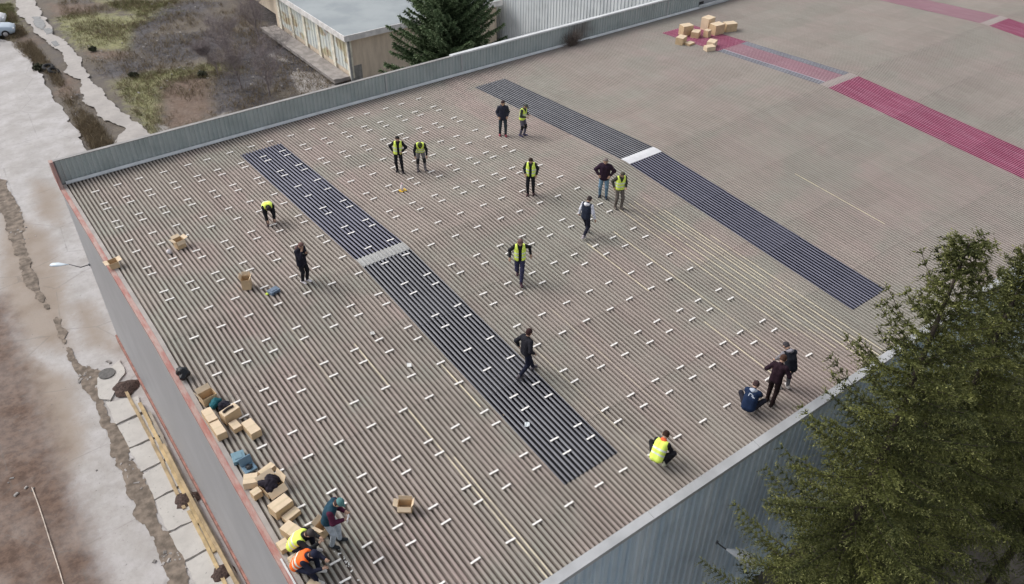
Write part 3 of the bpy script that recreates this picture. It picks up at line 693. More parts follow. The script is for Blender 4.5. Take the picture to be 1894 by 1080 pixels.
def tufts(name, polys, n, hgt, seed, mat, label, cat):
    g = np.random.default_rng(seed); Vs = []; T = []
    k = 0
    while k < n:
        p = polys[g.integers(0, len(polys))]; Wp = np.array(W(p)); lo, hi = Wp.min(0), Wp.max(0); q = g.uniform(lo, hi)
        if poly_sd(np.array([q[0]]), np.array([q[1]]), Wp)[0] > 0 or vnoise(np.array([q[0]]), np.array([q[1]]), .45, 77)[0] < g.uniform(-.45, .25): continue
        k += 1; t_ = g.uniform(0, 1)
        for j in range(7):
            d = g.normal(0, .5, 3); d[2] = 1; d /= np.linalg.norm(d); w = np.cross(d, g.normal(0, 1, 3)); w /= np.linalg.norm(w); l = hgt * g.uniform(.4, 1.2); c = np.array([q[0] + g.normal(0, .12), q[1] + g.normal(0, .12), -.05])
            Vs.append([c - w * .012, c + w * .012, c + d * l + w * .005 + [0, 0, -.1 * l], c + d * l - w * .005 + [0, 0, -.1 * l]]); T.append(np.clip(t_ + g.normal(0, .15), 0, 1))
    V = np.array(Vs).reshape(-1, 3); o = npmesh(name, V, np.arange(len(V)).reshape(-1, 4), mat, None, None, False, {'tone': ('FACE', T), 'tip': ('FACE', np.zeros(len(T)))}); tag(o, label, cat, None, 'stuff')
M_dry = needle_mat('dry_grass', (.13, .095, .06), (.32, .26, .17), (.3, .3, .2)); M_grs = needle_mat('dull_grass', (.12, .125, .05), (.27, .26, .13), (.3, .3, .2))
tufts('dry_grass', [[(105, 0), (400, 0), (520, 60), (640, 150), (560, 190), (300, 250), (270, 235), (160, 110)], [(20, 20), (60, 80), (160, 200), (215, 270), (170, 275), (90, 140), (10, 70)]], 5200, .38, 5, M_dry, 'dry brown grass and scrub over the waste ground behind the parapet', 'scrub')
tufts('grass', masks['grass'][0], 4200, .16, 6, M_grs, 'short dull green grass patches on the waste ground', 'grass')
def dry_shrub():
    g = np.random.default_rng(31); p = rp(1058, 84); Vs = []
    for k in range(420):
        o_ = np.array([g.normal(0, .12), g.normal(0, .05), 0.]); d = np.array([g.normal(0, .75), g.normal(0, .2), 1.]); d /= np.linalg.norm(d); l = g.uniform(.3, 1.0); prev = o_
        for q in range(3):
            d2 = d + g.normal(0, .22, 3); e = prev + d2 * l / 3; w = np.cross(d2, g.normal(0, 1, 3)); w /= np.linalg.norm(w); w *= .006; Vs.append([prev - w, prev + w, e + w * .7, e - w * .7]); prev = e
    V = np.array(Vs).reshape(-1, 3); o = npmesh('dry_shrub', V, np.arange(len(V)).reshape(-1, 4), plain('dry_twigs', (.15, .12, .105), .9, .3, 6)); o.location = (p[0], min(p[1], 13.1), roofz(13.1)); tag(o, 'brown leafless shrub growing at the foot of the back parapet', 'shrub')
dry_shrub()
# tyres
def tyre(px, py, rz, lab, tilt=.2):
    P = gp(px, py); m = MB(); V = []; F = []; n, k = 20, 8
    for i in range(n):
        for j in range(k):
            a = 2 * math.pi * i / n; b = 2 * math.pi * j / k; rr = .34 + .13 * math.cos(b); V.append((rr * math.cos(a), rr * math.sin(a), .12 + .13 * math.sin(b)))
    for i in range(n):
        for j in range(k): F.append((i * k + j, ((i + 1) % n) * k + j, ((i + 1) % n) * k + (j + 1) % k, i * k + (j + 1) % k))
    m.add(V, F); o = m.build('tyre', plain('tyre_rubber', (.02, .02, .022), .8, .2, 9), None, True); o.location = (P[0], P[1], .03); o.rotation_euler = (tilt, 0, rz); tag(o, lab, 'tyre', 'old tyres on the verge')
tyre(90, 127, 0, 'old black tyre beside the small bush on the verge'); tyre(99, 134, 1, 'old black tyre nearest the muddy track', .5)
# scattered rubble
m = MB(); g = np.random.default_rng(4)
for (px, py, s, n) in [(195, 108, 26, 16), (300, 60, 70, 60), (560, 145, 40, 50), (350, 120, 50, 30), (130, 190, 20, 10), (205, 690, 22, 20), (250, 880, 22, 24), (320, 1030, 20, 20), (160, 700, 14, 18), (40, 430, 14, 12), (25, 900, 30, 5), (470, 110, 40, 30)]:
    for k in range(n):
        P = gp(px + g.normal(0, s) * .8, py + g.normal(0, s) * .6); r = g.uniform(.04, .14)
        if 2.0 < P[0] and P[1] < 13.6: continue
        m.box((P[0], P[1], .02), (r * g.uniform(.6, 2.4), r, r * .5), g.uniform(0, 3), g.uniform(-.3, .3), 0, .7)
tag(m.build('rubble', plain('rubble_stone', (.30, .28, .265), .9, .4, 1.3)), 'scattered stones and broken concrete over the waste ground and verge', 'rubble', None, 'stuff')
# soil heaps, manhole, planks, cord
def heap(px, py, r, lab, seed):
    P = gp(px, py); g = np.random.default_rng(seed); n = 22; V = []; F = []; rings = 7
    for i in range(rings + 1):
        for k in range(n):
            a = 2 * math.pi * k / n; q = i / rings; rr = r * q * (1 + .12 * math.sin(3 * a + seed) + .07 * math.sin(7 * a)); V.append((rr * math.cos(a), rr * math.sin(a) * .9, .20 * (1 - q ** 2) + g.normal(0, .018) * (q > 0)))
    for i in range(rings):
        for k in range(n): F.append((i * n + k, (i + 1) * n + k, (i + 1) * n + (k + 1) % n, i * n + (k + 1) % n))
    o = npmesh('soil_heap', V, F, M_heap, None, None, True); o.location = (P[0], P[1], .03); tag(o, lab, 'soil heap', 'heaps of dark soil against the planks')
M_heap = plain('dark_crumbly_soil', (.075, .05, .042), .95, .5, 12, bump=.8)
heap(233, 718, .62, 'round heap of dark soil nearest the manhole cover', 1); heap(344, 926, .52, 'round heap of dark soil halfway along the timber planks', 2); heap(412, 1062, .45, 'round heap of dark soil at the bottom edge of the photo', 3)
P = gp(199, 694); m = MB(); m.tube([(0, 0, 0), (0, 0, .045)], [.36, .36], 28); o = m.build('manhole_cover', plain('cast_iron', (.10, .095, .09), .6, .25, 10), None); o.location = (P[0], P[1], .09)
tag(o, 'round dark manhole cover in the broken pavement beside a soil heap', 'manhole cover')
M_pl = [plain('weathered_plank_%s' % a, c, .85, .25, 2.2) for a, c in (('tan', (.40, .30, .18)), ('grey', (.30, .26, .21)), ('honey', (.48, .36, .20)))]
pg = 'long timber planks along the foot of the gable wall'
for i, (x, ya, yb, z, w, mi, lab) in enumerate([
        (1.62, 9.8, 1.6, .10, .13, 0, 'outermost timber plank beginning by the first soil heap'), (1.66, 1.4, -6.5, .10, .13, 2, 'outermost timber plank at the bottom edge of the photo'),
        (1.86, 8.4, -1.0, .12, .15, 2, 'honey coloured plank second from the pavement'), (2.06, 7.6, -3.6, .11, .12, 1, 'grey weathered plank nearest the gable wall'), (1.97, 5.2, -6.8, .27, .13, 0, 'tan plank lying on top of the stack')]):
    m = MB(); L = ya - yb; segs = 6; pts = []
    for k in range(segs):
        a = k / segs; b = (k + 1) / segs; m.box((x + .03 * math.sin(a * 5 + i), ya - L * (a + b) / 2, z), (w, L / segs + .0, .09), .012 * math.sin(i * 3 + k))
    o = m.build('timber_plank', M_pl[mi]); tag(o, lab, 'plank', pg)
pts = [gp(a, b) for a, b in ((60, 903), (72, 935), (82, 965), (96, 1010), (112, 1060), (126, 1110))]
m = MB(); m.tube([(p[0], p[1], .06) for p in pts], [.022] * 6, 6); tag(m.build('cable', plain('pale_cable', (.55, .47, .40), .7, .2, 3)), 'thin pale cable lying across the brown mud', 'cable')

# ------------------------------------------------------------------ cars at the left edge
def car(px, py, rz, label, colr):
    P = gp(px, py); c = empty('parked_car', (P[0], P[1], .0), rz, label, 'car', 'cars parked at the left edge')
    paint = plain('car_paint_' + str(colr[2])[2:4], colr, .3, .04, 1, spec=.6); gl = plain('dark_car_glass', (.03, .04, .05), .12, .1, 2, spec=.6)
    sec = [(-2.1, .45, .70), (-2.0, .32, .92), (-1.3, .25, .98), (-.2, .25, 1.0), (.9, .25, .98), (1.75, .28, .86), (2.08, .34, .72), (2.14, .45, .60)]
    V = []; F = []
    for x, zl, zh in sec:
        w = .84 if abs(x) < 1.6 else .84 - (abs(x) - 1.6) * .25
        V += [(x, -w, zl), (x, -w - .02, (zl + zh) / 2), (x, -w + .06, zh - .04), (x, -w + .2, zh), (x, w - .2, zh), (x, w - .06, zh - .04), (x, w + .02, (zl + zh) / 2), (x, w, zl)]
    for i in range(len(sec) - 1):
        for k in range(8): F.append((i * 8 + k, i * 8 + (k + 1) % 8, (i + 1) * 8 + (k + 1) % 8, (i + 1) * 8 + k))
    F += [tuple(range(7, -1, -1)), tuple((len(sec) - 1) * 8 + k for k in range(8))]
    m = MB(); m.add(V, F); m.build('body', paint, c, True)
    def cab(name, mt, x0, x1, x2, x3, z0, z1, w0, w1):
        m = MB(); m.add([(x0, -w0, z0), (x3, -w0, z0), (x3, w0, z0), (x0, w0, z0), (x1, -w1, z1), (x2, -w1, z1), (x2, w1, z1), (x1, w1, z1)], [(0, 1, 5, 4), (1, 2, 6, 5), (2, 3, 7, 6), (3, 0, 4, 7), (4, 5, 6, 7)]); return m.build(name, mt, c)
    cab('windows', gl, -1.9, -1.25, .25, 1.05, .96, 1.38, .74, .60); m = MB(); m.box((-.5, 0, 1.405), (1.62, 1.22, .05)); m.build('roof', paint, c, bevel=.03)
    for sx in (-1.3, 1.35):
        for sy in (-1, 1):
            m = MB(); m.tube([(sx, sy * .66, .32), (sx, sy * .87, .32)], [.32, .32], 20); w = m.build('wheel', plain('tyre_rubber', (.02, .02, .022), .8, .2, 9), c)
            m = MB(); m.tube([(sx, sy * .868, .32), (sx, sy * .885, .32)], [.19, .17], 14); m.build('rim', plain('alloy', (.5, .5, .52), .3, .1, 3, .8), w)
    for sy in (-1, 1):
        m = MB(); m.ell((2.06, sy * .58, .66), (.09, .16, .07)); m.build('headlight', plain('lamp_glass', (.7, .72, .75), .15, .05, 3), c, True)
        m = MB(); m.box((.75, sy * .93, .98), (.12, .16, .11)); m.build('side_mirror', paint, c, bevel=.02)
car(-18, 68, R(-12), 'pale blue car half outside the left edge of the photo', (.42, .50, .58)); car(-34, 48, R(-15), 'white car behind the pale blue one at the left edge', (.62, .63, .65))

# ------------------------------------------------------------------ wall lamps
def wall_lamp(label, base, elbow, head0, head1, w, mat):
    c = empty('wall_lamp', base, 0, label, 'lamp'); b = np.array(base)
    f = lambda p: tuple(np.array(p) - b)
    m = MB(); m.tube([f(base), f(elbow), f(head0)], [.022, .022, .02], 7); m.build('arm', plain('dark_arm_metal', (.07, .07, .075), .6, .2, 8), c, True)
    m = MB(); m.box((0, 0, 0), (.07, .07, .12)); m.build('wall_plate', plain('grey_plate', (.22, .23, .24), .6, .2, 8), c)
    a = np.array(f(head0)); e = np.array(f(head1)); d = (e - a); L = np.linalg.norm(d); d /= L; s = np.cross(d, [0, 0, 1]); s /= np.linalg.norm(s); u = np.cross(s, d)
    V = []; F = []; st = [(0, .10), (.25, .45), (.6, 1.), (.9, .85), (1.0, .45)]
    for q, k in st:
        for an in (0, 45, 90, 135, 180, 225, 270, 315):
            V.append(a + d * L * q + s * w * k * math.cos(R(an)) + u * w * k * (.55 if an < 180 else .3) * math.sin(R(an)))
    n = 8
    for i in range(len(st) - 1):
        for k in range(n): F.append((i * n + k, (i + 1) * n + k, (i + 1) * n + (k + 1) % n, i * n + (k + 1) % n))
    F += [tuple(range(n)), tuple((len(st) - 1) * n + k for k in range(n - 1, -1, -1))]
    m = MB(); m.add(V, F); m.build('lamp_head', mat, c, True)
zl = 4.55
p0 = gp(166, 489, zl); 
wall_lamp('pale lamp on a thin arm standing out from the far end of the gable wall', (2.33, 13.3, 4.62), (1.95, 13.1, 4.75), tuple(gp(128, 489, 4.75)), tuple(gp(93, 490, 4.7)), .15, plain('pale_lamp_shell', (.60, .68, .74), .35, .06, 3))
h0 = foot(1343, 1016, -14.25); h1 = foot(1394, 1040, -14.75)
wall_lamp('pale grey lamp on the front wall below the eave beside the spruces', tuple(foot(1326, 1003, -13.44)), tuple(foot(1333, 1009, -13.8)), tuple(h0), tuple(h1), .30, plain('grey_lamp_shell', (.78, .80, .82), .35, .06, 3))
#@@NEXT2
# ------------------------------------------------------------------ people
def snet(f, lo, hi, h):
    lo = np.array(lo) - h * 1.5; n = np.ceil((np.array(hi) + h * 1.5 - lo) / h).astype(int) + 1
    g = [lo[i] + h * np.arange(n[i]) for i in range(3)]; X, Y, Z = np.meshgrid(*g, indexing='ij'); D = f(np.stack([X, Y, Z], -1)); S = D < 0
    cn = n - 1; acc = np.zeros((*cn, 3)); cnt = np.zeros(cn); quads = []
    offs = {0: [(0, 0, 0), (0, -1, 0), (0, -1, -1), (0, 0, -1)], 1: [(0, 0, 0), (0, 0, -1), (-1, 0, -1), (-1, 0, 0)], 2: [(0, 0, 0), (-1, 0, 0), (-1, -1, 0), (0, -1, 0)]}
    for ax in range(3):
        sl0 = [slice(None)] * 3; sl1 = [slice(None)] * 3; sl0[ax] = slice(0, -1); sl1[ax] = slice(1, None)
        a = S[tuple(sl0)]; b = S[tuple(sl1)]; I = np.argwhere(a != b)
        if not len(I): continue
        keep = np.ones(len(I), bool)
        for k in range(3):
            if k != ax: keep &= (I[:, k] > 0) & (I[:, k] < cn[k])
        I = I[keep]; da = D[tuple(I.T)]; J = I.copy(); J[:, ax] += 1; db = D[tuple(J.T)]; t = da / (da - db)
        p = lo + I * h; p[:, ax] += t * h; ids = []
        for o in offs[ax]:
            C = I + np.array(o); np.add.at(acc, tuple(C.T), p); np.add.at(cnt, tuple(C.T), 1); ids.append(np.ravel_multi_index(tuple(C.T), tuple(cn)))
        q = np.stack(ids, 1); flip = da > 0; q[flip] = q[flip][:, ::-1]; quads.append(q)
    Q = np.concatenate(quads); used, inv = np.unique(Q, return_inverse=True); V = (acc.reshape(-1, 3)[used]) / cnt.ravel()[used][:, None]
    return V, inv.reshape(Q.shape)
def sdf(caps, k=.02, cut=None):
    def f(P):
        d = None
        for a, b, ra, rb in caps:
            a = np.array(a); b = np.array(b); e = b - a; L = e @ e + 1e-9; t = np.clip(((P - a) @ e) / L, 0, 1)
            q = np.linalg.norm(P - a - t[..., None] * e, axis=-1) - (ra + (rb - ra) * t)
            if d is None: d = q
            else:
                h = np.clip(k - np.abs(d - q), 0, None) / k; d = np.minimum(d, q) - h * h * k * .25
        if cut is not None: d = np.maximum(d, cut(P))
        return d
    pts = np.array([c[0] for c in caps] + [c[1] for c in caps]); r = max(max(c[2], c[3]) for c in caps)
    return f, pts.min(0) - r, pts.max(0) + r
def ik(a, b, l1, l2, pole):
    a = np.array(a, float); b = np.array(b, float); d = b - a; L = np.linalg.norm(d)
    if L > (l1 + l2) * .995: b = a + d * (l1 + l2) * .995 / L; d = b - a; L = np.linalg.norm(d)
    x = (l1 * l1 - l2 * l2 + L * L) / (2 * L); hgt = math.sqrt(max(0, l1 * l1 - x * x)); u = d / L; p = np.array(pole, float); p = p - u * (p @ u); p /= np.linalg.norm(p) + 1e-9
    return a + u * x + p * hgt, b
SKIN = plain('skin', (.46, .29, .21), .6, .05, 30); MOUTH = plain('lips', (.30, .12, .10), .5, .05, 30); EYE = plain('dark_eye', (.02, .015, .012), .2, .05, 30)
def cloth(nm, c, v=.16): return plain('cloth_' + nm, c, .85, v, 14, spec=.2)
YEL = plain('hi_vis_yellow', (.80, 1.0, .16), .6, .05, 12, spec=.2); ORG = plain('hi_vis_orange', (.95, .17, .03), .6, .05, 12, spec=.2); BAND = plain('reflective_band', (.74, .78, .68), .35, .05, 12)
def person(px, py, rel, label, h=1.75, ph=.95, po=(0, 0), lean=4, side=0, head=(12, 0), fL=(-.11, 0), fR=(.11, 0), toe=(8, -8), hL=None, hR=None, zf=(0, 0), poleL=None, poleR=None, kneeout=.15,
           jacket=(.03, .03, .035), trousers=(.03, .03, .035), shoes=(.03, .03, .03), hair=(.05, .035, .025), vest=None, vopen=False, hood=None, cap=None, coat=0, sleeve=None, collar=None, bulk=1.0, lining=None, hoodup=False, extra=None, twist=0, kneepad=False, armsout=.1):
    P = rp(px, py); th = math.atan2(CAM[1] - P[1], CAM[0] - P[0]) + R(rel); s = h / 1.75
    root = empty('person', (P[0], P[1], roofz(P[1]) + .004), th - math.pi / 2, label, 'person')
    root.scale = (s, s, s)
    A = np.array; X = A([1., 0, 0])
    pel = A([po[0], po[1], ph]); l1 = R(lean * .75); l2 = R(lean * 1.15)
    mid = pel + A([math.sin(R(side)) * .24, math.sin(l1), math.cos(l1)]) * [1, .24, .24]; nb_ = mid + A([math.sin(R(side)) * .26, math.sin(l2) * .26, math.cos(l2) * .26])
    up = nb_ - mid; up /= np.linalg.norm(up)
    tw = R(twist); sx = A([math.cos(tw), math.sin(tw), 0.]); fw = np.cross(up, sx); fw /= np.linalg.norm(fw)
    sh = nb_ - up * .05; SL_, SR_ = sh - sx * .17, sh + sx * .17
    hp = R(head[0] + lean * .8); hy = R(head[1]) + tw; hu = A([-math.sin(hp) * math.sin(hy), math.sin(hp) * math.cos(hy), math.cos(hp)]); hf = A([-math.cos(hp) * math.sin(hy), math.cos(hp) * math.cos(hy), -math.sin(hp)]); hx = np.cross(hf, hu)
    nk = nb_ + (up + hu) * .035; hc = nk + hu * .115 + hf * .015
    HL, HR = pel + A([-.09, 0, -.03]), pel + A([.09, 0, -.03])
    aL, aR = A([*fL, .085 + zf[0]]), A([*fR, .085 + zf[1]])
    kL, aL = ik(HL, aL, .43, .43, [-kneeout, 1, .1]); kR, aR = ik(HR, aR, .43, .43, [kneeout, 1, .1])
    hL = A(hL) if hL is not None else sh + A([-.25 - armsout, .02, -.53]); hR = A(hR) if hR is not None else sh + A([.25 + armsout, .02, -.53])
    eL, wL = ik(SL_, hL, .28, .25, poleL or [-.6, -1, -.2]); eR, wR = ik(SR_, hR, .28, .25, poleR or [.6, -1, -.2])
    def tdir(a, base): return A([math.sin(-R(a)), math.cos(R(a)), 0])
    # body: one continuous surface
    caps = [(pel - X * .05, pel + X * .05, .10, .10), (pel, mid, .11, .105), (mid - sx * .04, nb_ - up * .09 - sx * .05, .10, .10), (mid + sx * .04, nb_ - up * .09 + sx * .05, .10, .10), (SL_, SR_, .055, .055), (nb_, nk + hu * .04, .052, .048),
            (hc - hu * .02, hc + hu * .03, .085, .088), (hc - hu * .055 + hf * .03, hc - hu * .06 + hf * .045, .055, .042)]
    for a, b, c, q in ((SL_, eL, wL, -1), (SR_, eR, wR, 1)):
        caps += [(a, b, .05, .042), (b, c, .04, .03)]
    for a, b, c in ((HL, kL, aL), (HR, kR, aR)): caps += [(a, b, .08, .058), (b, c, .055, .04)]
    for a, t in ((aL, toe[0]), (aR, toe[1])): caps += [(a - A([0, 0, .045]), a + tdir(t, 0) * .13 - A([0, 0, .055]), .035, .028)]
    hands = []
    for a, b, c, q in ((SL_, eL, wL, -1), (SR_, eR, wR, 1)):
        d = c - b; d /= np.linalg.norm(d); n2 = np.cross(d, X * q); n2 /= np.linalg.norm(n2) + 1e-9; w2 = np.cross(n2, d)
        caps += [(c + d * .02 - w2 * .014, c + d * .075 - w2 * .02, .02, .017), (c + d * .02 + w2 * .014, c + d * .075 + w2 * .02, .02, .017)]; hands.append((c, d, n2, w2, q))
    caps += [(hc + hf * .09 - hu * .005, hc + hf * .112 - hu * .028, .012, .016), (hc + hx * .09, hc + hx * .094 - hu * .02, .018, .012), (hc - hx * .09, hc - hx * .094 - hu * .02, .018, .012)]
    f, lo, hi = sdf(caps, .035); V, F = snet(f, lo, hi, .018); m = MB(); m.add([], []); ns = len(V)
    fm = np.zeros(len(F), int)
    for c, d, n2, w2, q in hands:
        for k in range(4):
            o = c + d * .085 + w2 * (-.03 + .02 * k); L = (.062, .072, .068, .052)[k]; b1 = d * .9 + n2 * .3; b2 = d * .55 + n2 * .8; b1 /= np.linalg.norm(b1); b2 /= np.linalg.norm(b2)
            m.tube([o, o + b1 * L * .5, o + b1 * L * .5 + b2 * L * .5], [.0095, .0085, .0065], 6)
        o = c + d * .035 - w2 * .03; t = -w2 * .75 + d * .65; m.tube([o, o + t * .035, o + t * .035 + d * .028], [.011, .0105, .008], 6)
    m.cur = 1
    for q in (-1, 1): m.ell(hc + hf * .083 + hx * .033 * q + hu * .012, (.012, .012, .009), 8, 5)
    m.cur = 2; m.tube([hc + hf * .087 - hu * .055 - hx * .022, hc + hf * .093 - hu * .055, hc + hf * .087 - hu * .055 + hx * .022], [.006, .007, .006], 6)
    V = np.concatenate([V, np.array(m.V)]); FF = [tuple(q) for q in F] + [tuple(i + ns for i in q) for q in m.F]; fm = [0] * len(F) + m.m
    npmesh('body', V, FF, [SKIN, EYE, MOUTH], root, fm, True)
    def garment(name, caps, k, hh, mat, cut=None, fmf=None):
        f, lo, hi = sdf(caps, k, cut); V, F = snet(f, lo, hi, hh); mats = mat if isinstance(mat, list) else [mat]
        fi = None
        if fmf is not None: fi = fmf(V[F].mean(1))
        return npmesh(name, V, F, mats, root, fi, True)
    B = bulk
    tr = [(pel - X * .06, pel + X * .06, .118, .118)]
    for a, b, c in ((HL, kL, aL), (HR, kR, aR)):
        e = c + A([0, 0, .0]); tr += [(a, b, .097 * B ** .5, .073), (b, e, .072, .056)]
    zc = max(.0, 0)
    KP = cloth('kneepad', (.02, .02, .022))
    garment('trousers', tr, .03, .02, [cloth('t%d' % (hash(trousers) % 9999), trousers), KP], None, (lambda C: ((np.minimum(np.linalg.norm(C - kL, axis=1), np.linalg.norm(C - kR, axis=1)) < .13)).astype(int)) if kneepad else None)
    for a, t in ((aL, toe[0]), (aR, toe[1])):
        d = tdir(t, 0); gcut = lambda P, a=a: (a[2] - .083) - P[..., 2]
        garment('shoe', [(a - d * .05 - A([0, 0, .04]), a + d * .15 - A([0, 0, .05]), .048, .042), (a - d * .01 - A([0, 0, .03]), a + A([0, 0, .03]), .05, .052)], .03, .016, cloth('s%d' % (hash(shoes) % 9999), shoes), gcut)
    hem = pel - A([0, 0, .02 + coat * .18]) + A([0, .02, 0]) * coat
    jt = [(mid - sx * .055, nb_ - up * .10 - sx * .065, .118 * B, .115 * B), (mid + sx * .055, nb_ - up * .10 + sx * .065, .118 * B, .115 * B), (hem - X * .055, mid - sx * .055, .128 * B, .118 * B), (hem + X * .055, mid + sx * .055, .128 * B, .118 * B), (SL_ , SR_, .07, .07), (nb_ - up * .03, nb_ + up * .035, .075, .062)]
    ja = []
    for a, b, c in ((SL_, eL, wL), (SR_, eR, wR)): ja += [(a, b, .072 * B, .06 * B), (b, b + (c - b) * .93, .058 * B, .045)]
    if hoodup: pass
    jm = cloth('j%d' % (hash(jacket) % 9999), jacket)
    mats = [jm, cloth('sl%d' % (hash(sleeve) % 9999), sleeve)] if sleeve else [jm]
    def slf(C):
        out = np.zeros(len(C), int)
        d1 = np.full(len(C), 9.)
        for a, b, c in ((SL_ - sx * .035, eL, wL), (SR_ + sx * .035, eR, wR)):
            for p, q in ((a, b), (b, c)):
                e = q - p; t = np.clip(((C - p) @ e) / (e @ e), 0, 1); d1 = np.minimum(d1, np.linalg.norm(C - p - t[:, None] * e, axis=1))
        return (d1 < .078).astype(int)
    garment('jacket', jt + ja, .035, .02, mats, None, slf if sleeve else None)
    if vest:
        lowp = pel + A([0, 0, .0])
        vc = [(mid - sx * .055, nb_ - up * .10 - sx * .068, .138 * B, .132 * B), (mid + sx * .055, nb_ - up * .10 + sx * .068, .138 * B, .132 * B), (lowp - X * .055, mid - sx * .055, .146 * B, .138 * B), (lowp + X * .055, mid + sx * .055, .146 * B, .138 * B), (SL_ + sx * .04, SR_ - sx * .04, .085, .085)]
        def cut(P):
            r = P - nb_; x = np.abs(r @ sx); y = r @ fw; z = r @ up
            neck = .10 - np.sqrt((r @ sx) ** 2 + (r @ (fw)) ** 2 + (z - .06) ** 2)
            vn = np.where(y > 0, (.028 + np.clip(z + .16, -.4 if not vopen else -9, 9) * (.42 if not vopen else .0)) - x, -1)
            if vopen: vn = np.where(y > 0.01, (.052 + np.clip(z + .12, 0, 1) * .25) - x, -1)
            bottom = (pel + A([0, 0, -.07]) - P)[..., 2]
            return np.maximum(np.maximum(neck, vn), bottom)
        def band(C):
            t = (C - nb_) @ up; return (((t < -.22) & (t > -.275)) | ((t < -.36) & (t > -.415))).astype(int)
        garment('vest', vc, .03, .018, [vest, BAND], cut, band)
    # hair, cap, hood
    hm = cloth('h%d' % (hash(hair) % 9999), hair)
    hcut = lambda P: ((P - hc) @ hf) - .028 - np.clip(((P - hc) @ hu) * .75, -.5, .07) if True else None
    if hair is not None: garment('hair', [(hc - hu * .02 - hf * .008, hc + hu * .032 - hf * .004, .092, .096)], .02, .015, hm, lambda P: np.maximum(((P - hc) @ hf) - .03 - np.clip(((P - hc) @ hu) * .8, -.3, .07), -((P - hc) @ hu) - .06))
    if cap is not None:
        cm = cloth('c%d' % (hash(cap) % 9999), cap)
        garment('cap', [(hc + hu * .02, hc + hu * .035, .103, .103), (hc + hu * .045 + hf * .09, hc + hu * .038 + hf * .14, .05, .035)], .02, .015, cm, lambda P: np.maximum(-((P - hc) @ hu) + .028, ((P - hc) @ hu) - .052 - np.clip(.12 - ((P - hc) @ hf), 0, .25)))
    if hood is not None:
        dm = cloth('d%d' % (hash(hood) % 9999), hood)
        if hoodup: garment('hood', [(hc - hu * .03 - hf * .02, hc + hu * .03 - hf * .015, .112, .112), (nb_ - fw * .03, hc - hu * .05 - hf * .02, .09, .10)], .03, .017, dm, lambda P: ((P - hc) @ hf) - .05)
        else: garment('hood', [(nb_ - fw * .075 - sx * .07, nb_ - fw * .11, .05, .06), (nb_ - fw * .11, nb_ - fw * .075 + sx * .07, .06, .05), (nb_ - sx * .085 - fw * .03, nb_ + fw * .05 - sx * .04, .035, .03), (nb_ + sx * .085 - fw * .03, nb_ + fw * .05 + sx * .04, .035, .03)], .04, .017, dm)
    if collar is not None: garment('collar', [(nb_ - up * .03 - sx * .03, nb_ + up * .02 - sx * .02, .088, .075), (nb_ - up * .03 + sx * .03, nb_ + up * .02 + sx * .02, .088, .075)], .03, .016, cloth('k%d' % (hash(collar) % 9999), collar))
    if extra: extra(root, dict(nb=nb_, mid=mid, up=up, fw=fw, sx=sx, pel=pel, hc=hc, hf=hf, hu=hu, wL=wL, wR=wR, sh=sh))
    return root
K_ = (.014, .014, .018); NAVY = (.016, .018, .035); DK = (.022, .022, .026)
person(930, 250, 6, 'person in dark navy jacket and reddish shoes beside a vest wearer, near second strip', 1.72, jacket=(.03, .032, .05), trousers=(.035, .045, .055), shoes=(.30, .07, .09), hair=(.05, .03, .03), hood=(.02, .02, .03), fL=(-.12, .08), fR=(.13, -.02), hL=(-.2, .13, .98), hR=(.2, .13, .98), coat=.3, bulk=1.12)
person(966, 251, 60, 'person in yellow vest and grey trousers with dark knees, beside the person in reddish shoes', 1.62, vest=YEL, jacket=(.05, .055, .045), trousers=(.13, .12, .15), kneepad=True, shoes=(.10, .09, .15), cap=(.09, .10, .09), head=(25, 0), hL=(-.1, .3, 1.12), hR=(.15, .28, 1.1), fL=(-.1, .06), fR=(.1, -.06), lean=8)
person(739, 317, -8, 'person in open yellow vest, hand on hip, beside one bending forward beyond the ridge', 1.68, vest=YEL, vopen=True, jacket=K_, trousers=K_, shoes=(.03, .025, .03), hair=(.02, .018, .018), fL=(-.16, .1), fR=(.10, -.05), hL=(-.20, .10, 1.02), hR=(.22, .02, 1.0), poleR=(1, -.5, 0), poleL=(-1, -.4, 0), side=-5, lining=NAVY)
person(780, 315, 2, 'person in yellow vest bending forward with head down, grey trousers with black knees', 1.68, vest=YEL, jacket=K_, trousers=(.18, .165, .17), kneepad=True, shoes=(.14, .12, .13), hair=(.06, .08, .03), lean=34, head=(40, 0), ph=.92, po=(0, -.12), fL=(-.16, 0), fR=(.16, 0), hL=(-.25, .22, .82), hR=(.25, .22, .82))
person(501, 412, 5, 'person in yellow vest and black trousers bending right over, left of the near dark strip', 1.68, vest=YEL, jacket=K_, trousers=K_, shoes=(.05, .03, .035), hair=(.02, .018, .018), lean=68, head=(20, 0), ph=.64, po=(0, -.24), fL=(-.15, .02), fR=(.13, .10), hL=(-.13, .36, .22), hR=(.14, .38, .24), bulk=1.1)
def stripe(root, d):
    m = MB(); nb_, sx, fw, up = d['nb'], d['sx'], d['fw'], d['up']; a = nb_ + sx * .08 + fw * .118 - up * .10; b = nb_ - sx * .05 + fw * .145 - up * .20; m.tube([a, (a + b) / 2 + fw * .004, b], .010, 6); m.build('shoulder_stripe', BAND, root, True)
person(564, 521, 42, 'person in long black jacket with pale shoulder stripe, hand at face, white trainers', 1.66, jacket=(.012, .012, .022), trousers=K_, shoes=(.72, .68, .70), hair=(.16, .09, .08), hood=(.10, .06, .06), head=(26, 0), fL=(-.08, .05), fR=(.08, -.02), hR=(.08, .20, 1.42), hL=(-.08, .24, 1.28), coat=.6, bulk=1.12, lean=5, extra=stripe)
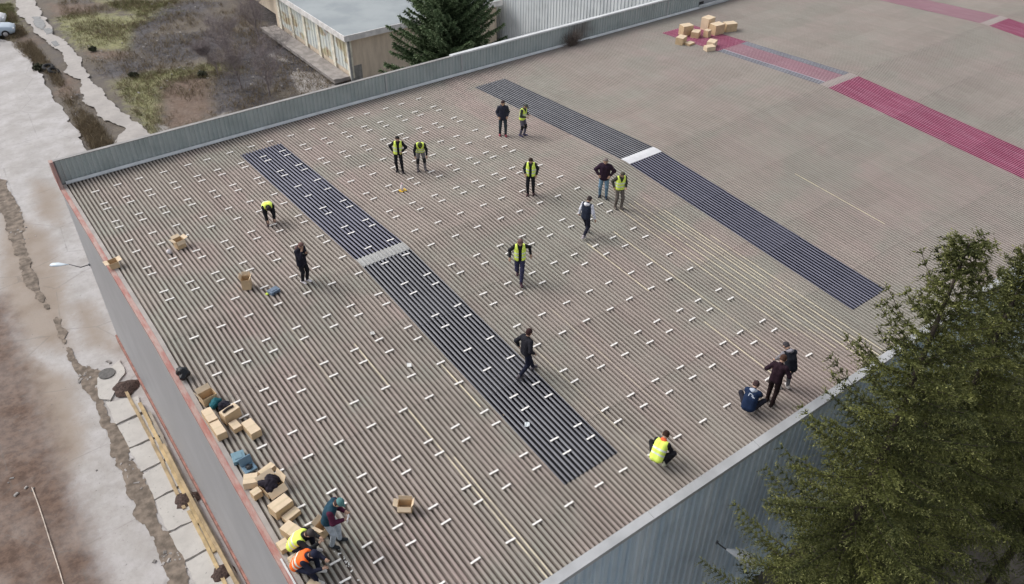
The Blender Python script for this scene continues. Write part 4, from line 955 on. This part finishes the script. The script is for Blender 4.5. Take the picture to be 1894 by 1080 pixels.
person(981, 359, -6, 'person in open yellow vest over navy clothes standing alone on the ridge with feet apart', 1.68, vest=YEL, vopen=True, jacket=(.014, .018, .022), trousers=K_, shoes=(.06, .03, .035), hair=(.03, .018, .012), fL=(-.12, -.03), fR=(.10, .08), hL=(-.24, .05, .95), hR=(.22, .12, 1.0), head=(22, 0))
person(1115, 364, -4, 'stout grey haired person in black jacket and blue jeans with hands in pockets', 1.76, jacket=(.028, .014, .028), trousers=(.15, .24, .33), shoes=(.03, .04, .06), hair=(.22, .18, .17), bulk=1.25, hL=(-.22, .12, 1.02), hR=(.22, .12, 1.02), poleL=(-1, -.4, 0), poleR=(1, -.4, 0), fL=(-.13, .04), fR=(.13, -.03), coat=.2)
person(1143, 384, 24, 'person in closed yellow vest and brown grey trousers beside the person in jeans', 1.68, vest=YEL, jacket=(.05, .05, .04), trousers=(.14, .12, .105), shoes=(.12, .10, .09), hair=(.09, .08, .06), head=(30, 0), hL=(-.14, .26, 1.05), hR=(.25, .0, .98), fL=(-.12, .05), fR=(.12, -.02))
person(1081, 437, 152, 'person walking in a navy body warmer with white sleeves and white hood', 1.70, jacket=(.02, .026, .045), sleeve=(.66, .67, .75), hood=(.72, .72, .76), trousers=(.018, .018, .032), shoes=(.45, .40, .42), hair=(.04, .03, .03), fL=(-.06, .30), fR=(.08, -.24), zf=(0, .05), ph=.91, lean=10, head=(25, 0), bulk=1.08)
person(961, 517, 4, 'person in an open yellow vest striding towards the near dark strip, arms swinging', 1.80, vest=YEL, vopen=True, jacket=K_, trousers=(.035, .035, .075), shoes=(.06, .03, .04), hair=(.13, .08, .05), fL=(-.03, .34), fR=(.05, -.26), zf=(0, .06), ph=.91, hL=(-.36, -.05, .98), hR=(.34, .1, .98), lean=3, head=(25, 0))
person(972, 692, 128, 'person in black seen from behind walking along the near dark strip', 1.78, jacket=(.016, .016, .022), trousers=(.012, .014, .03), shoes=(.10, .09, .10), hair=(.035, .015, .015), fL=(-.05, .32), fR=(.07, -.28), zf=(0, .04), ph=.91, hL=(-.28, -.05, .95), hR=(.26, .1, .95), lean=5, bulk=1.05)
def emblem(root, d):
    m = MB(); nb_, sx, fw, up = d['nb'], d['sx'], d['fw'], d['up']; c = nb_ - fw * .158 - up * .15
    def q(x, z, w, h, sk=.0): m.add([c + sx * x + up * z, c + sx * (x + w) + up * z, c + sx * (x + w + sk) + up * (z + h), c + sx * (x + sk) + up * (z + h)], [(0, 1, 2, 3)])
    q(-.09, -.04, .022, .10, .02); q(-.07, .035, .07, .022); q(-.01, .01, .05, .02, .01); q(.01, -.03, .06, .02); q(.05, -.055, .06, .022); 
    m.build('back_emblem', plain('pale_print', (.62, .68, .78), .6, .05, 9), root)
person(1385, 757, 172, 'person squatting in a navy jacket with a pale emblem across the back', 1.72, jacket=(.012, .025, .065), trousers=(.02, .02, .03), shoes=(.45, .40, .38), hood=(.42, .47, .56), hair=(.05, .03, .03), ph=.34, po=(0, -.22), lean=30, head=(20, 0), fL=(-.15, .0), fR=(.15, .0), kneeout=.7, hL=(-.18, .42, .35), hR=(.18, .42, .35), bulk=1.3, extra=emblem)
person(1423, 745, 168, 'person in dark maroon clothes between the squatting navy jacket and the black body warmer', 1.78, jacket=(.022, .010, .016), trousers=(.018, .009, .010), shoes=(.02, .012, .012), hair=(.06, .03, .02), lean=12, head=(25, 0), fL=(-.1, .05), fR=(.09, -.1), hL=(-.30, .22, 1.05), hR=(.26, .30, 1.1), sleeve=(.022, .010, .018))
person(1447, 716, -142, 'person in black body warmer with grey sleeves and grey trousers bending down', 1.74, jacket=(.012, .014, .02), sleeve=(.22, .21, .23), trousers=(.15, .15, .165), shoes=(.55, .52, .5), hair=(.05, .045, .05), hood=(.25, .24, .27), lean=38, head=(30, 10), ph=.93, po=(0, -.14), fL=(-.12, .0), fR=(.13, -.06), hL=(-.2, .42, .8), hR=(.2, .35, .85), bulk=1.1)
person(1217, 855, 158, 'person squatting with back turned in a yellow vest with an orange collar', 1.72, vest=YEL, jacket=K_, collar=(.80, .14, .05), trousers=K_, shoes=(.55, .55, .42), hair=(.035, .018, .012), ph=.36, po=(0, -.16), lean=36, head=(22, 8), fL=(-.2, .0), fR=(.2, .02), kneeout=.8, hL=(-.26, .34, .3), hR=(.28, .34, .3), bulk=1.02)
def phone(root, d):
    m = MB(); m.box(d['wR'] + np.array([-.02, .09, .03]), (.16, .02, .09)); m.build('held_paper', plain('white_paper', (.78, .77, .76), .7, .04, 5), root)
person(621, 1006, 66, 'person in teal and maroon jacket, cap and pale jeans looking down at held paper', 1.86, jacket=(.018, .055, .085), sleeve=(.09, .018, .045), trousers=(.42, .47, .52), shoes=(.035, .04, .045), cap=(.10, .22, .22), lean=22, head=(35, 0), fL=(-.1, .08), fR=(.1, -.05), hL=(-.08, .34, 1.12), hR=(.12, .36, 1.10), bulk=1.12, po=(0, -.06), hair=(.05, .03, .03), extra=phone)
def sitter(px, py, rel, label, vest, cap, hair, shoes, jacket, trousers, **kw): return person(px, py, rel, label, 1.76, vest=vest, cap=cap, hair=hair, shoes=shoes, jacket=jacket, trousers=trousers, ph=.42, po=(0, -.36), lean=42, head=(18, 0), fL=(-.14, .08), fR=(.14, .14), kneeout=.25, **kw)
sitter(574, 1028, 62, 'person in yellow vest and dark cap crouching by the cartons behind the orange vest', YEL, (.07, .06, .06), (.05, .035, .03), (.6, .57, .55), (.02, .02, .022), (.014, .014, .025), hL=(-.1, .3, .62), hR=(.12, .34, .72))
sitter(581, 1066, 58, 'person in orange vest and navy cap sitting by the gable edge, with white trainers', ORG, (.02, .022, .045), (.03, .02, .02), (.72, .70, .66), (.016, .018, .035), (.012, .016, .035), hL=(-.12, .32, .58), hR=(.14, .34, .6))
# ------------------------------------------------------------------ cartons, cases and small things
CB = plain('cardboard', (.56, .41, .25), .85, .10, 4); CB2 = plain('pale_cardboard', (.68, .54, .38), .8, .07, 3); CBD = plain('inner_cardboard', (.36, .26, .16), .9, .1, 4); TAPE = plain('packing_tape', (.62, .50, .33), .3, .05, 4)
def carton(px, py, dims, rz, label, opened=False, flaps=(), group='cardboard cartons on the roof', z=0, tilt=0, pos=None, mat=None, topmat=None):
    P = rp(px, py) if pos is None else np.array([pos[0], pos[1], 0]); w, d, h = dims; zb = roofz(P[1]) + .006 + z
    root = empty('carton', (P[0], P[1], zb), rz, label, 'carton', group); root.rotation_euler = (tilt, 0, rz); t = .008; cm = mat or CB
    m = MB()
    if opened:
        m.bb((-w / 2, -d / 2, 0), (w / 2, d / 2, .01)); m.bb((-w / 2, -d / 2, .01), (-w / 2 + t, d / 2, h)); m.bb((w / 2 - t, -d / 2, .01), (w / 2, d / 2, h)); m.bb((-w / 2 + t, -d / 2, .01), (w / 2 - t, -d / 2 + t, h)); m.bb((-w / 2 + t, d / 2 - t, .01), (w / 2 - t, d / 2, h))
        m.cur = 1; m.bb((-w / 2 + t, -d / 2 + t, .0102), (w / 2 - t, d / 2 - t, .014)); m.build('box', [cm, CBD], root)
        for side, ang in flaps:
            L = min(w, d) * .48; f = MB()
            if side in 'NS':
                q = 1 if side == 'N' else -1; y = q * d / 2; f.box((0, 0, 0), (w - .01, L, .006)); o = f.build('flap', CB2, root); o.rotation_euler = (q * R(ang), 0, 0); o.location = (0, y + q * math.cos(R(ang)) * L / 2, h + math.sin(R(ang)) * L / 2)
            else:
                q = 1 if side == 'E' else -1; f.box((0, 0, 0), (L, d - .01, .006)); o = f.build('flap', CB2, root); o.rotation_euler = (0, -q * R(ang), 0); o.location = (q * w / 2 + q * math.cos(R(ang)) * L / 2, 0, h + math.sin(R(ang)) * L / 2)
    else:
        m.bb((-w / 2, -d / 2, 0), (w / 2, d / 2, h)); m.build('box', cm, root, bevel=.006)
        f = MB(); f.bb((-w / 2 + .004, -d / 2 + .004, h + .001), (w / 2 - .004, -.002, h + .006)); f.bb((-w / 2 + .004, .002, h + .001), (w / 2 - .004, d / 2 - .004, h + .006)); f.build('flap', topmat or CB2, root)
        f = MB(); f.box((0, 0, h + .0075), (w * .98, .05, .002)); f.box((w / 2 + .0025, 0, h - .05), (.002, .05, .09)); f.build('tape', TAPE, root)
    return root
Q = 'cardboard cartons on the roof'
carton(750, 942, (.36, .25, .24), R(-38), 'open carton with raised flaps alone in the middle of the near ribs', True, (('N', 80), ('E', 60), ('W', 20), ('S', -50)))
carton(334, 457, (.32, .30, .34), R(12), 'open carton with bright flaps nearest the gable edge beyond the ridge line', True, (('N', 20), ('E', 10), ('W', 25), ('S', -65)))
carton(458, 532, (.28, .30, .40), R(-30), 'tall open carton standing left of the blue grey tool case', True, (('N', 75), ('E', 60), ('W', 65)))
carton(212, 494, (.30, .32, .26), R(4), 'carton with two flaps folded out on the far gable edge', True, (('E', 8), ('W', 5)))
carton(600, 984, (.30, .28, .30), R(25), 'small open carton behind the person in pale jeans', True, (('N', 50), ('W', 30), ('E', 70)))
carton(0, 0, (.42, .34, .26), R(8), 'open carton with long flap, farthest of the gable edge heap', True, (('N', 40), ('W', 60)), pos=(2.86, -3.30))
carton(0, 0, (.27, .56, .24), R(2), 'long sealed carton on the red trim, farther of the touching pair', pos=(2.64, -4.06), topmat=CB2)
carton(0, 0, (.27, .56, .24), R(2), 'long sealed carton on the red trim, nearer of the touching pair', pos=(2.66, -4.64), topmat=CB2)
carton(0, 0, (.50, .28, .34), R(14), 'carton with a black pouch lying on its top', pos=(3.14, -4.30))
carton(0, 0, (.24, .34, .16), R(6), 'low carton between the pouch carton and the long sealed one', pos=(3.10, -4.72))
carton(0, 0, (.30, .58, .24), R(6), 'long sealed carton lying right of the pouch carton', pos=(3.42, -5.10))
carton(0, 0, (.36, .34, .22), R(-25), 'pale carton just below the second blue case', pos=(2.72, -6.72), mat=CB2)
carton(0, 0, (.44, .20, .17), R(15), 'small bright carton at the inner side of the dark bundle carton', pos=(3.20, -6.62))
carton(0, 0, (.24, .22, .2), R(8), 'little carton on the red trim beside the black bundle', pos=(2.68, -7.16))
carton(0, 0, (.50, .42, .22), R(10), 'open carton holding the black cloth bundle', True, (('N', 30), ('E', 65), ('S', -40)), pos=(3.10, -7.18))
carton(0, 0, (.52, .36, .30), R(12), 'big sealed carton just below the black bundle', pos=(3.02, -7.92))
carton(0, 0, (.44, .22, .14), R(14), 'flat carton under the near side of the big sealed carton', pos=(3.14, -8.24))
carton(0, 0, (.32, .50, .26), R(20), 'sealed carton by the yellow vested croucher', pos=(2.94, -8.74))
carton(0, 0, (.26, .30, .16), R(4), 'low carton on the red trim behind the yellow vest', pos=(2.62, -8.95))
carton(0, 0, (.26, .42, .18), R(4), 'low carton on the red trim behind the orange vest', pos=(2.68, -9.55), mat=CB)
carton(0, 0, (.30, .30, .16), R(30), 'pale carton cut by the bottom edge of the photo', pos=(2.70, -10.35), mat=CB2)
m = MB(); m.bb((0, 0, 0), (.045, .85, .012)); o = m.build('trim_strip', M_white); o.location = (2.40, -10.05, roofz(9.6) + .02); o.rotation_euler = (math.atan(SL), 0, .0); tag(o, 'white metal strip lying on the red trim behind the crouching pair', 'strip')
# far heap
for (x, y, w, d, h, rz, z, lab) in [
        (34.55, 9.35, .62, .5, .42, 20, 0, 'leftmost carton of the far heap'), (34.85, 8.75, .5, .4, .12, 5, 0, 'flat carton in front of the leftmost one of the far heap'), (36.25, 10.6, .70, .55, .62, -12, 0, 'tall carton at the back left of the far heap'),
        (36.45, 9.75, .60, .5, .36, 30, 0, 'low carton in the middle of the far heap'), (37.05, 9.15, .35, .35, .42, 10, 0, 'narrow upright carton in the centre of the far heap'), (38.15, 9.25, .74, .6, .60, -4, 0, 'largest bright carton of the far heap'),
        (38.45, 10.5, .66, .6, .74, 6, 0, 'pale carton standing at the very back of the far heap'), (39.35, 9.05, .72, .55, .50, -20, 0, 'rightmost carton of the far heap'), (35.70, 7.35, .62, .5, .34, 25, 0, 'pale carton in front of the far heap, the right one of two'),
        (34.95, 6.85, .58, .42, .26, -15, 0, 'pale carton in front of the far heap, the left one of two')]:
    carton(0, 0, (w * .98, d * .9, h * .95), R(rz), lab, pos=(36.6 + (x - 36.6) * .80, 9.0 + (y - 9.0) * .75), z=z, group='heap of cartons on the crimson strip', mat=CB2 if 'pale' in lab else None)
# tool cases
def case(x, y, w, d, h, rz, label, colr, opened=False):
    root = empty('tool_case', (x, y, roofz(y) + .008), rz, label, 'tool case', 'blue tool cases'); cm = plain('case_plastic_%s' % label[:9].replace(' ', '_'), colr, .45, .08, 8)
    m = MB(); m.bb((-w / 2, -d / 2, 0), (w / 2, d / 2, h * .5)); m.build('base', cm, root, bevel=.015)
    m = MB()
    if opened: m.box((0, d / 2 + .03, h * .5 + d * .38), (w, .05, d * .8), 0, R(-18)); 
    else: m.bb((-w / 2, -d / 2, h * .5 + .003), (w / 2, d / 2, h)); m.box((0, 0, h + .008), (w * .6, d * .55, .015))
    m.build('lid', cm, root, bevel=.015)
    dk = plain('dark_handle', (.03, .032, .036), .5, .1, 9); m = MB(); m.tube([(-.07, -d / 2, h * .45), (-.07, -d / 2 - .05, h * .45), (.07, -d / 2 - .05, h * .45), (.07, -d / 2, h * .45)], [.011] * 4, 6); m.build('handle', dk, root, True)
    if opened:
        m = MB(); m.box((0, 0, h * .5 + .03), (w * .35, d * .5, .05), .4); m.tube([(-.08, -.04, h * .6), (.05, .02, h * .68), (.1, .05, h * .6)], [.025, .028, .02], 7); m.build('drill', dk, root, True)
    return root
p = rp(507, 541); case(p[0], p[1], .36, .26, .12, R(14), 'blue grey tool case lying flat beside yellow gloves near the ridge', (.13, .18, .25))
case(2.76, -5.78, .34, .36, .13, R(-8), 'closed blue tool case on the gable edge, between the cartons', (.15, .26, .32)); case(2.86, -6.24, .34, .30, .13, R(4), 'open blue tool case with a dark drill, just below the closed one', (.13, .22, .30), True)
# gloves
p = rp(497, 543); m = MB()
for a in range(5): m.tube([(0, 0, .02), (.03 + .03 * a, .05 - .035 * a, .025), (.07 + .02 * a, .10 - .055 * a, .015)], [.02, .017, .013], 6)
m.box((-.04, -.01, .02), (.12, .10, .03), .5); o = m.build('work_gloves', plain('lime_glove', (.55, .68, .08), .8, .1, 9), None, True); o.location = (p[0], p[1], roofz(p[1])); tag(o, 'lime yellow work gloves beside the blue grey tool case', 'gloves')
# pouch on carton
m = MB(); 
for k in range(7): a = -.13 + .26 * k / 6; m.ell((a, .035 * math.cos(a * 9), .02), (.05, .045, .03), 9, 6)
o = m.build('tool_pouch', plain('black_leather', (.022, .012, .012), .6, .1, 9), None, True); o.location = (3.12, -4.30, roofz(4.3) + .36); o.rotation_euler = (0, 0, R(14)); tag(o, 'curved black tool pouch lying on a carton', 'pouch')
# bags and bundles
def lump(name, x, y, r, hh, mat, label, cat, seed, zo=0):
    g = np.random.default_rng(seed); cs = []
    for k in range(9):
        a = g.uniform(0, 6.28); q = g.uniform(.2, .75) * r; cs.append((np.array([q * math.cos(a), q * math.sin(a), g.uniform(.25, .7) * hh]), np.array([q * .5 * math.cos(a + 1), q * .5 * math.sin(a + 1), g.uniform(.3, .9) * hh]), r * g.uniform(.22, .4), r * g.uniform(.16, .34)))
    def cut(P): return np.maximum(-P[..., 2] + .0, -1 + 0 * P[..., 0]) + .018 * np.sin(P[..., 0] * 38 + np.sin(P[..., 1] * 21) * 2) * np.sin(P[..., 1] * 30 + P[..., 2] * 25)
    f, lo, hi = sdf(cs, .06)
    ff = lambda P: np.maximum(f(P) + .012 * np.sin(P[..., 0] * 41 + np.sin(P[..., 1] * 23) * 2) * np.sin(P[..., 1] * 33 + P[..., 2] * 27), -P[..., 2])
    V, F = snet(ff, lo, hi, .022); o = npmesh(name, V, F, mat, None, None, True); o.location = (x, y, roofz(y) + .004 + zo); return tag(o, label, cat)
BLK = plain('black_plastic_bag', (.010, .010, .013), .28, .1, 9)
p = rp(341, 700); lump('rubbish_bag', p[0] + .03, p[1] + .05, .27, .34, BLK, 'crumpled black rubbish bag at the gable edge', 'bag', 3)
lump('cloth_bundle', 3.08, -7.14, .30, .26, plain('black_cloth', (.014, .010, .018), .9, .2, 9), 'black cloth bundle lying in an open carton', 'clothes', 5, .1)
lump('teal_cloth', 2.96, -3.62, .20, .26, plain('teal_cloth', (.012, .11, .135), .8, .2, 9), 'crumpled teal cloth between the cartons at the gable edge', 'cloth', 7)
lump('backpack', 3.10, -3.86, .20, .26, plain('black_fabric', (.012, .011, .022), .8, .2, 9), 'black backpack lying between teal cloth and carton', 'backpack', 9)
# bottle on its base
p = rp(744, 353); root = empty('bottle', (p[0], p[1], roofz(p[1]) + .002), 0, 'white bottle standing on a yellow orange tray beyond the ridge', 'bottle')
m = MB(); m.tube([(0, 0, .035), (0, 0, .22), (0, 0, .26), (0, 0, .31)], [.06, .06, .03, .022], 12); m.build('body', plain('milky_plastic', (.78, .70, .70), .4, .04, 9), root, True)
m = MB(); m.tube([(0, 0, .31), (0, 0, .345)], [.03, .03], 10); m.build('cap', plain('pink_cap', (.62, .40, .42), .4, .04, 9), root)
m = MB(); m.bb((-.14, -.10, 0), (.14, .10, .03)); o = m.build('tray', plain('amber_tray', (.66, .42, .05), .5, .1, 9)); o.location = (p[0] + .02, p[1], roofz(p[1]) + .001); tag(o, 'yellow orange tray under the white bottle', 'tray')
root.location[2] += .0
# paper scraps
def paper(px, py, r, label, c, seed, lift=.01):
    p = rp(px, py); g = np.random.default_rng(seed); n = 5; xs_ = np.linspace(-r, r, n); V = [(x, y * .8, lift + abs(g.normal(0, .016))) for x in xs_ for y in xs_]; V2 = [(v[0], v[1], v[2] - .004) for v in V]
    F = []
    for i in range(n - 1):
        for j in range(n - 1): a = i * n + j; F.append((a, a + n, a + n + 1, a + 1)); F.append((a + 25, a + 26, a + n + 26, a + n + 25))
    o = npmesh('paper_sheet', V + V2, F, plain('paper_%d' % seed, c, .7, .04, 9)); o.location = (p[0], p[1], roofz(p[1]) + .004); o.rotation_euler = (0, 0, g.uniform(0, 1.5)); tag(o, label, 'paper', 'loose papers on the ribs')
paper(757, 676, .085, 'small bright square paper between gable edge and near dark strip', (.72, .72, .70), 1); paper(689, 617, .085, 'crumpled translucent paper farther up from the square one', (.50, .49, .47), 2); paper(975, 786, .09, 'white paper lying on the near dark strip', (.62, .66, .68), 3)
p = rp(311, 468); m = MB(); m.tube([(0, 0, 0), (0, 0, .13)], [.07, .10], 12); o = m.build('paper_cup', plain('cup_white', (.74, .70, .71), .6, .04, 9), None, True); o.location = (p[0], p[1], roofz(p[1]) + .06); o.rotation_euler = (1.2, 0, .6); tag(o, 'white cup lying on the ribs beside the open carton', 'cup')
m = MB(); g = np.random.default_rng(8)
for (px, py, s_, n, sp) in [(640, 1040, .05, 13, 1), (624, 1015, .04, 5, 1)]:
    for k in range(n):
        q = g.uniform(-1, 1); p = rp(px + q * 26 + g.normal(0, 2), py + q * 34 + g.normal(0, 3)); r = g.uniform(.012, .035); m.box((p[0], p[1], roofz(p[1]) + .012), (r, r * g.uniform(1, 3), .008), g.uniform(0, 3))
tag(m.build('foam_crumbs', plain('white_foam', (.72, .72, .70), .8, .05, 9)), 'spilled white foam crumbs along the ribs near the crouching people', 'crumbs', None, 'stuff')
m = MB(); g = np.random.default_rng(18)
for k in range(70):
    x = g.uniform(3, 30); y = g.uniform(-13, 12.5); r = g.uniform(.008, .024); m.box((x, y, roofz(y) + .012), (r, r * g.uniform(1, 2.5), .01), g.uniform(0, 3))
tag(m.build('roof_litter', plain('dead_leaf', (.20, .15, .10), .9, .4, 3)), 'tiny leaves and grit scattered over the tan ribs', 'litter', None, 'stuff')
